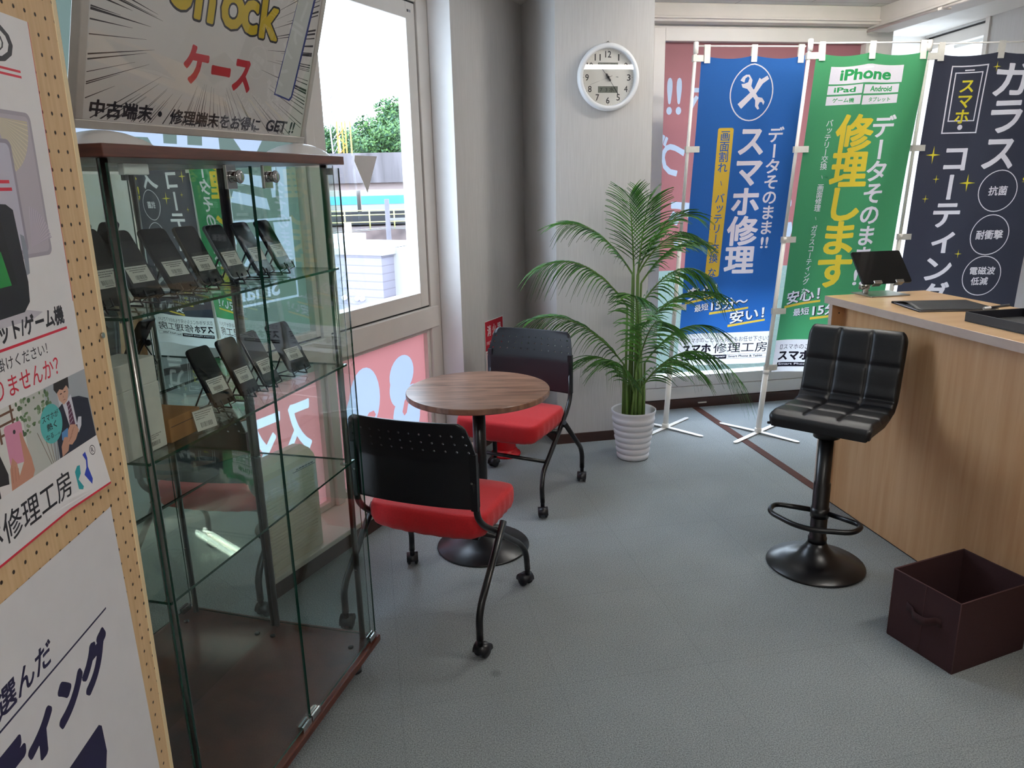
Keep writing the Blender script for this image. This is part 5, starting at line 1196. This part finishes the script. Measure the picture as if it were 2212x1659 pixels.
P.ell(-.190, 1.2515, .0265, .0265, '#56b5b4', 12, 40); P.text('スマホが', -.190, 1.257, .0095, INKB, .01, w=.040, align='c', layer=13); P.text('熱く', -.190, 1.2435, .010, INKB, .02, w=.024, align='c', layer=13); P.text('なる…。', -.191, 1.2325, .0075, INKB, .01, w=.033, align='c', layer=13)
P.text('スマホ修理工房', -.442, 1.1425, .038, INKB, .008, w=.272, layer=12)
P.poly([(-.1565, 1.144), (-.1575, 1.170), (-.150, 1.176), (-.1435, 1.175), (-.1455, 1.163), (-.153, 1.157), (-.145, 1.1435), (-.148, 1.140)], '#2aa0a8', 12)
P.poly([(-.132, 1.186), (-.124, 1.188), (-.1225, 1.178), (-.126, 1.166), (-.122, 1.146), (-.126, 1.139), (-.138, 1.158), (-.130, 1.166), (-.127, 1.176)], '#2743b8', 12)
P.ring(-.1055, 1.184, .0072, .0072, .0012, INKB, 12, 24); P.text('R', -.1055, 1.1803, .0075, INKB, .01, align='c', layer=12)
P.rect(-.60, -.085, 1.123, 1.1262, RED, 13)
def curl(u, z): return .0015 + .006 * max(0, (-.085 - u) < .05) * 0 + .012 * max(0, 1 - (1.766 - z) * 0 - abs(z - 1.125) / .09) * max(0, 1 - (-.085 - u) / .10)
o = P.lay('repair_poster', lambda u, z: pegworld(u, z, curl(u, z)), ink, maxlen=.06)
tag(o, 'large white repair poster with two photographs and red lines on the pegboard', 'poster')
# --- lower poster
P = Print(); P.poly([(-.60, .30), (-.038, .30), (-.074, 1.081), (-.60, 1.0855)], '#dfdde0', 0); NV = '#1b1440'
P.rect(-.60, -.134, .9425, .9455, NV, 1)
P.text('プロが選んだ', -.515, .955, .036, NV, .022, w=.233, slant=.12, layer=1)
P.text('コーティング', -.575, .852, .072, NV, .085, w=.420, slant=.16, layer=2)
P.poly([(-.60, .66), (-.60, .795), (-.205, .797), (-.198, .790), (-.196, .745), (-.215, .70), (-.25, .66)], NV, 2)
o = P.lay('coating_poster', lambda u, z: pegworld(u, z, .0015), ink); tag(o, 'white poster with bold navy lettering low on the pegboard', 'poster')

# white paper triangle taped to the clear pane
P = Print(); P.poly([(2.943, 1.684), (3.117, 1.683), (3.022, 1.515), (2.937, 1.660)], '#c9c3c0', 0)
o = P.lay('paper_pennant', lambda u, v: fB((u, -2.224, v)), ink, thick=.0006); tag(o, 'small grey paper triangle taped to the clear window pane', 'paper')
P = Print(); P.rect(0, .014, 0, .012, '#3a3a3e', 0); P.rect(.016, .034, 0, .012, '#9a98a0', 0); o = P.lay('window_sticker', lambda u, v: fB((3.40 + u, -2.1925, 2.366 + v)), ink); tag(o, 'tiny grey label on the top rail of the clear window', 'label')

# ================================================================== beyond the window
def gz(d, y, x=800): return None
GROUND = -6.2
def out(px, py, Y):    # a point on the sight line at distance Y: used only to size the far landscape
    d = fwd + rgt * ((px - 1106) / FPX) - up * ((py - 829.5) / FPX); k = Y / d.y; return Vector((0, 0, EYE)) + d * k
b = MB(); b.prism([(-200, 3), (-200, 300), (60, 300), (60, 6.2), (-1, 6.2)], GROUND - .3, GROUND); struct(b.build('ground_outside', mat('asphalt', '#6a6664', .9, noise=(2, .1))))
# neighbouring white house
HW = out(823, 548, 21.0); t = thing('white_house', 'white flat-roofed house with grey siding across the street', 'building', (HW.x, HW.y, GROUND), 26)
zr = HW.z - GROUND
b = MB(); b.box(-5.5, 0, -.0, 3, 0, zr - .05); b.build('side_wall', node_mat('siding', build_siding, Roughness=.7), t)
b = MB(); b.box(-5.6, .1, -.06, 3.1, zr - .05, zr + .12); b.box(.0, 3.0, .6, 3.6, zr - 1.55, zr + .12); b.build('roof_and_balcony', mat('house_white', '#8f8c8b', .7, noise=(1, .03)), t)
b = MB(); b.box(0.0, 2.5, 1.6, 3.5, 0, zr - 1.5); b.build('front_wall', mat('house_cream', '#b8ac98', .7, noise=(1, .04)), t)
for x0, x1, z0, z1 in ((-3.35, -2.75, zr - 2.95, zr - 1.62), (-2.55, -1.75, zr - 2.95, zr - 1.62), (-.75, -.45, zr - 3.0, zr - 2.05)):
    b = MB(); b.box(x0, x1, -.05, .05, z0, z1); b.build('window', mat('house_window', '#5c636c', .15, noise=(2, .1)), t)
for x in (-1.85, -1.35, -.9, -.72): b = MB(); b.lathe([(.0001, .09), (.07, .08), (.08, 0)], 12, xf=lambda p, x=x: Vector((x + p[0], -p[2], zr - 1.28 + p[1]))); b.build('vent_cap', 'white', t)
b = MB(); b.box(-2.9, -2.1, 1.4, 2.2, zr + .12, zr + .4); b.box(.3, 1.3, 1.6, 2.6, zr + .12, zr + .45); b.box(.2, 1.4, 1.5, 2.7, zr + .5, zr + .55); b.build('roof_unit', mat('roof_unit', '#b0b4ba', .6), t)
# railing on the near flat roof
t = thing('roof_railing', 'pale metal railing in front of the white house', 'railing', (HW.x - 2.2, HW.y - 4.0, GROUND), 36)
b = MB(); z_ = zr - 3.0
for q in (0, -.55): b.tube([(-3, 0, z_ + q), (2.6, 0, z_ + q)], .03, 6)
b.build('rail', 'alu', t)
for k in range(8): b = MB(); b.tube([(-3 + k * .8, 0, z_ - 1.1), (-3 + k * .8, 0, z_)], .028, 6); b.build('baluster', 'alu', t)
b = MB(); b.box(-3.4, 2.9, -3.0, .4, 0, z_ - 1.1); b.build('flat_roof_block', mat('house_white', '#8f8c8b', .7), t)
# railway: embankment, fence, train, viaduct
E0 = out(800, 497, 44.0); E1 = out(800, 545, 40.0); rail_h = 84.0
r0 = Vector((E0.x, E0.y, 0)); RS = hd(rail_h)
def fT(o): 
    rr_ = hd(rail_h); ff = hd(rail_h - 90); return lambda p: Vector((o.x, o.y, 0)) + rr_ * p[0] + ff * p[1] + Vector((0, 0, p[2]))
X = fT(r0); zE = E0.z
b = MB(X); b.add([(-60, -4.2, GROUND), (60, -4.2, GROUND), (60, 0, zE), (-60, 0, zE), (60, 14, zE), (-60, 14, zE)], [(0, 1, 2, 3), (3, 2, 4, 5)]); struct(b.build('embankment', node_mat('stone_bank', build_stone, Roughness=.9)))
t = thing('track_fence', 'pale yellow pipe fence along the top of the railway bank', 'fence', (r0.x, r0.y, zE), rail_h - 90); ym = mat('fence_yellow', '#a09c68', .6)
b = MB(); [b.tube([(-40, .1, q), (30, .1, q)], .035, 6) for q in (.45, .85, 1.1)]; b.build('rail', ym, t)
for k in range(18): b = MB(); b.tube([(-14 + k * 1.4, .1, 0), (-14 + k * 1.4, .1, 1.1)], .045, 6); b.build('post', ym, t)
t = thing('commuter_train', 'silver train with a light blue stripe passing behind the fence', 'train', (r0.x, r0.y, zE), rail_h - 90)
tz0, tz1 = .55, out(800, 462, 49).z - zE + .55
b = MB(); b.box(-40, -1.0, 4.2, 7, tz0 + .35, 2.2); b.box(-.75, 12.0, 4.2, 7, tz0 + .35, 2.2); b.build('car_body', mat('train_silver', '#7d7a76', .4, noise=(1, .05)), t)
b = MB(); b.box(-40, -1.0, 4.17, 4.2, 1.35, 1.85); b.box(-.75, 12.0, 4.17, 4.2, 1.35, 1.85); b.build('stripe', mat('train_blue', '#2f87ab', .4), t)
b = MB(); b.box(-40, 12, 4.4, 6.8, .1, tz0 + .34); b.build('underframe', 'black', t)
V0 = out(800, 395, 58.0); VB = out(800, 330, 58.0)
X2 = fT(Vector((V0.x, V0.y, 0)))
b = MB(X2); b.box(-60, 60, 0, 9, V0.z, VB.z); struct(b.build('viaduct', node_mat('old_concrete', build_concrete, Roughness=.9)))
b = MB(X2); b.box(-60, 60, .6, 1.2, zE, V0.z); struct(b.build('noise_barrier', mat('barrier_pink', '#a3908c', .7, noise=(.6, .03))))
# poles and wires
up_ = out(835, 430, 33.0); t = thing('utility_pole', 'grey utility pole in front of the train', 'pole', (up_.x, up_.y, GROUND), 84)
b = MB(); b.tube([(0, 0, 0), (0, 0, up_.z - GROUND)], [.13, .10], 12); b.build('post', mat('pole_concrete', '#5d5960', .8, noise=(3, .1)), t)
b = MB(); hz = up_.z - GROUND; b.box(.0, 1.2, -.05, .05, hz - .9, hz - .8); b.box(-.3, .3, -.18, .18, hz - 2.7, hz - 2.2); b.box(-.3, .35, -.15, .15, hz - 1.85, hz - 1.75); b.box(-.25, .25, -.2, -.1, hz - 2.0, hz - 1.85); b.build('crossarm', 'steel', t)
b = MB()
for dz in (-1.2, -1.25, -2.3, -3.1, -3.2): b.tube([(-12, .2, hz + dz - .15), (-6, .2, hz + dz - .35), (0, .2, hz + dz), (6, .2, hz + dz - .1), (12, .2, hz + dz + .4)], .016, 5)
tag(b.build('overhead_wire', 'steel'), 'dark overhead wires strung past the utility pole', 'wire'); bpy.data.objects['overhead_wire'].location = (up_.x, up_.y, GROUND); bpy.data.objects['overhead_wire'].rotation_euler = (0, 0, -radians(84 - 90))
t.rotation_euler = (0, 0, -radians(84 - 90))
sp = out(752, 495, 37.0); t = thing('utility_pole', 'short cream pole on the railway bank', 'pole', (sp.x, sp.y, GROUND), 0); b = MB(); b.tube([(0, 0, 0), (0, 0, sp.z - GROUND + .3)], .17, 10); b.build('post', mat('cream_post', '#cfc3b0', .8), t)
# tower crane beyond the trees
cr = out(741, 262, 71.0); t = thing('tower_crane', 'yellow and white lattice crane mast behind the viaduct', 'crane', (cr.x, cr.y, GROUND), 20)
b = MB(); zt = cr.z - GROUND
for sx_ in (-.42, .42):
    for sy_ in (-.42, .42): b.tube([(sx_, sy_, 0), (sx_, sy_, zt)], .07, 5)
for k in range(int(zt / .8)): 
    s_ = 1 if k % 2 else -1; b.tube([(-.42 * s_, -.42, k * .8), (.42 * s_, -.42, k * .8 + .8)], .05, 4)
b.build('mast', mat('crane_yellow', '#b0822a', .5), t)
b = MB(); ct = out(730, 182, 71.0).z - GROUND
for sx_ in (-.7, .1): b.tube([(sx_ - .4, 0, zt - 6), (sx_ - .9, 0, ct)], .08, 4)
for k in range(14): z = zt - 5 + k * (ct - zt + 5) / 14; b.tube([(-1.15, 0, z), (-.4, 0, z + .9)], .05, 4)
b.tube([(-.9, 0, ct - .5), (-6.5, 0, ct - .9)], .05, 4); b.build('jib', mat('crane_grey', '#b4b2c0', .5), t)
# trees above the viaduct
def build_foliage(n, l, b):
    g = n.new('ShaderNodeNewGeometry'); rp = n.new('ShaderNodeValToRGB'); rp.color_ramp.elements[0].color = lin('#1f4430'); rp.color_ramp.elements[1].color = lin('#55793a'); l.new(g.outputs['Random Per Island'], rp.inputs[0]); l.new(rp.outputs[0], b.inputs['Base Color'])
fol = node_mat('foliage', build_foliage, Roughness=.7); bark = mat('bark', '#4f4438', .9, noise=(3, .3))
def tree(px, py, wpx, Y, label, seed):
    c = out(px, py, Y); r = wpx / 1620 * Y / 2; R_ = random.Random(seed); zb = 2.2
    t = thing('tree', label, 'tree', (c.x, c.y, zb - 6), 0, 'trees above the viaduct'); Hh = c.z - zb + 6
    b = MB(); b.tube([(0, 0, 0), (.1, 0, Hh * .55), (0, .1, Hh * .85)], [.45, .3, .1], 8); b.tube([(0, 0, Hh * .45), (r * .5, 0, Hh * .7)], [.2, .08], 6); b.tube([(0, 0, Hh * .4), (-r * .5, .2, Hh * .68)], [.2, .08], 6); b.build('trunk', bark, t)
    cl = [(R_.uniform(-.8, .8) * r, R_.uniform(-.6, .6) * r, Hh - r * R_.uniform(.45, 2.0), R_.uniform(.36, .55) * r) for _ in range(20)] + [(0, 0, Hh - .45 * r, .45 * r), (.3 * r, 0, Hh - .7 * r, .5 * r), (-.3 * r, 0, Hh - .75 * r, .5 * r)]
    vs, fs = [], []
    for cx, cy, cz, cr_ in cl:
        for _ in range(300):
            d = Vector((R_.gauss(0, 1), R_.gauss(0, 1), R_.gauss(0, 1))).normalized(); p = Vector((cx, cy, cz)) + Vector((d.x, d.y, d.z * .8)) * cr_ * R_.uniform(.75, 1.05)
            a = Vector((R_.gauss(0, 1), R_.gauss(0, 1), R_.gauss(0, .6))).normalized(); e = d.cross(a).normalized(); a = (a + d * .4).normalized(); s_ = .05 * r * R_.uniform(.8, 1.7); o = len(vs)
            vs += [p - a * s_, p + e * s_ * .6, p + a * s_, p - e * s_ * .6]; fs.append((o, o + 1, o + 2, o + 3))
    b = MB(); b.add(vs, fs); b.build('crown', fol, t, recalc=False)
tree(855, 203, 105, 80, 'tallest broad tree above the viaduct, nearest the window jamb', 1)
tree(790, 243, 105, 84, 'dark rounded tree above the viaduct, behind the crane mast', 2)
tree(900, 215, 90, 76, 'pale green tree above the viaduct, half hidden by the window jamb', 3)
tree(708, 265, 70, 88, 'small tree above the viaduct at the left window edge', 4)
tree(828, 262, 110, 74, 'low bushy tree above the viaduct between its taller neighbours', 5)
# what the back and right windows look onto
b = MB(fA); b.box(4.5, 18, -19, -18, GROUND, 1.15); struct(b.build('facade_outside', mat('teal_facade', '#3d4a45', .8, noise=(.4, .08))))

bpy.data.objects.remove(_fo); bpy.data.curves.remove(_fc)
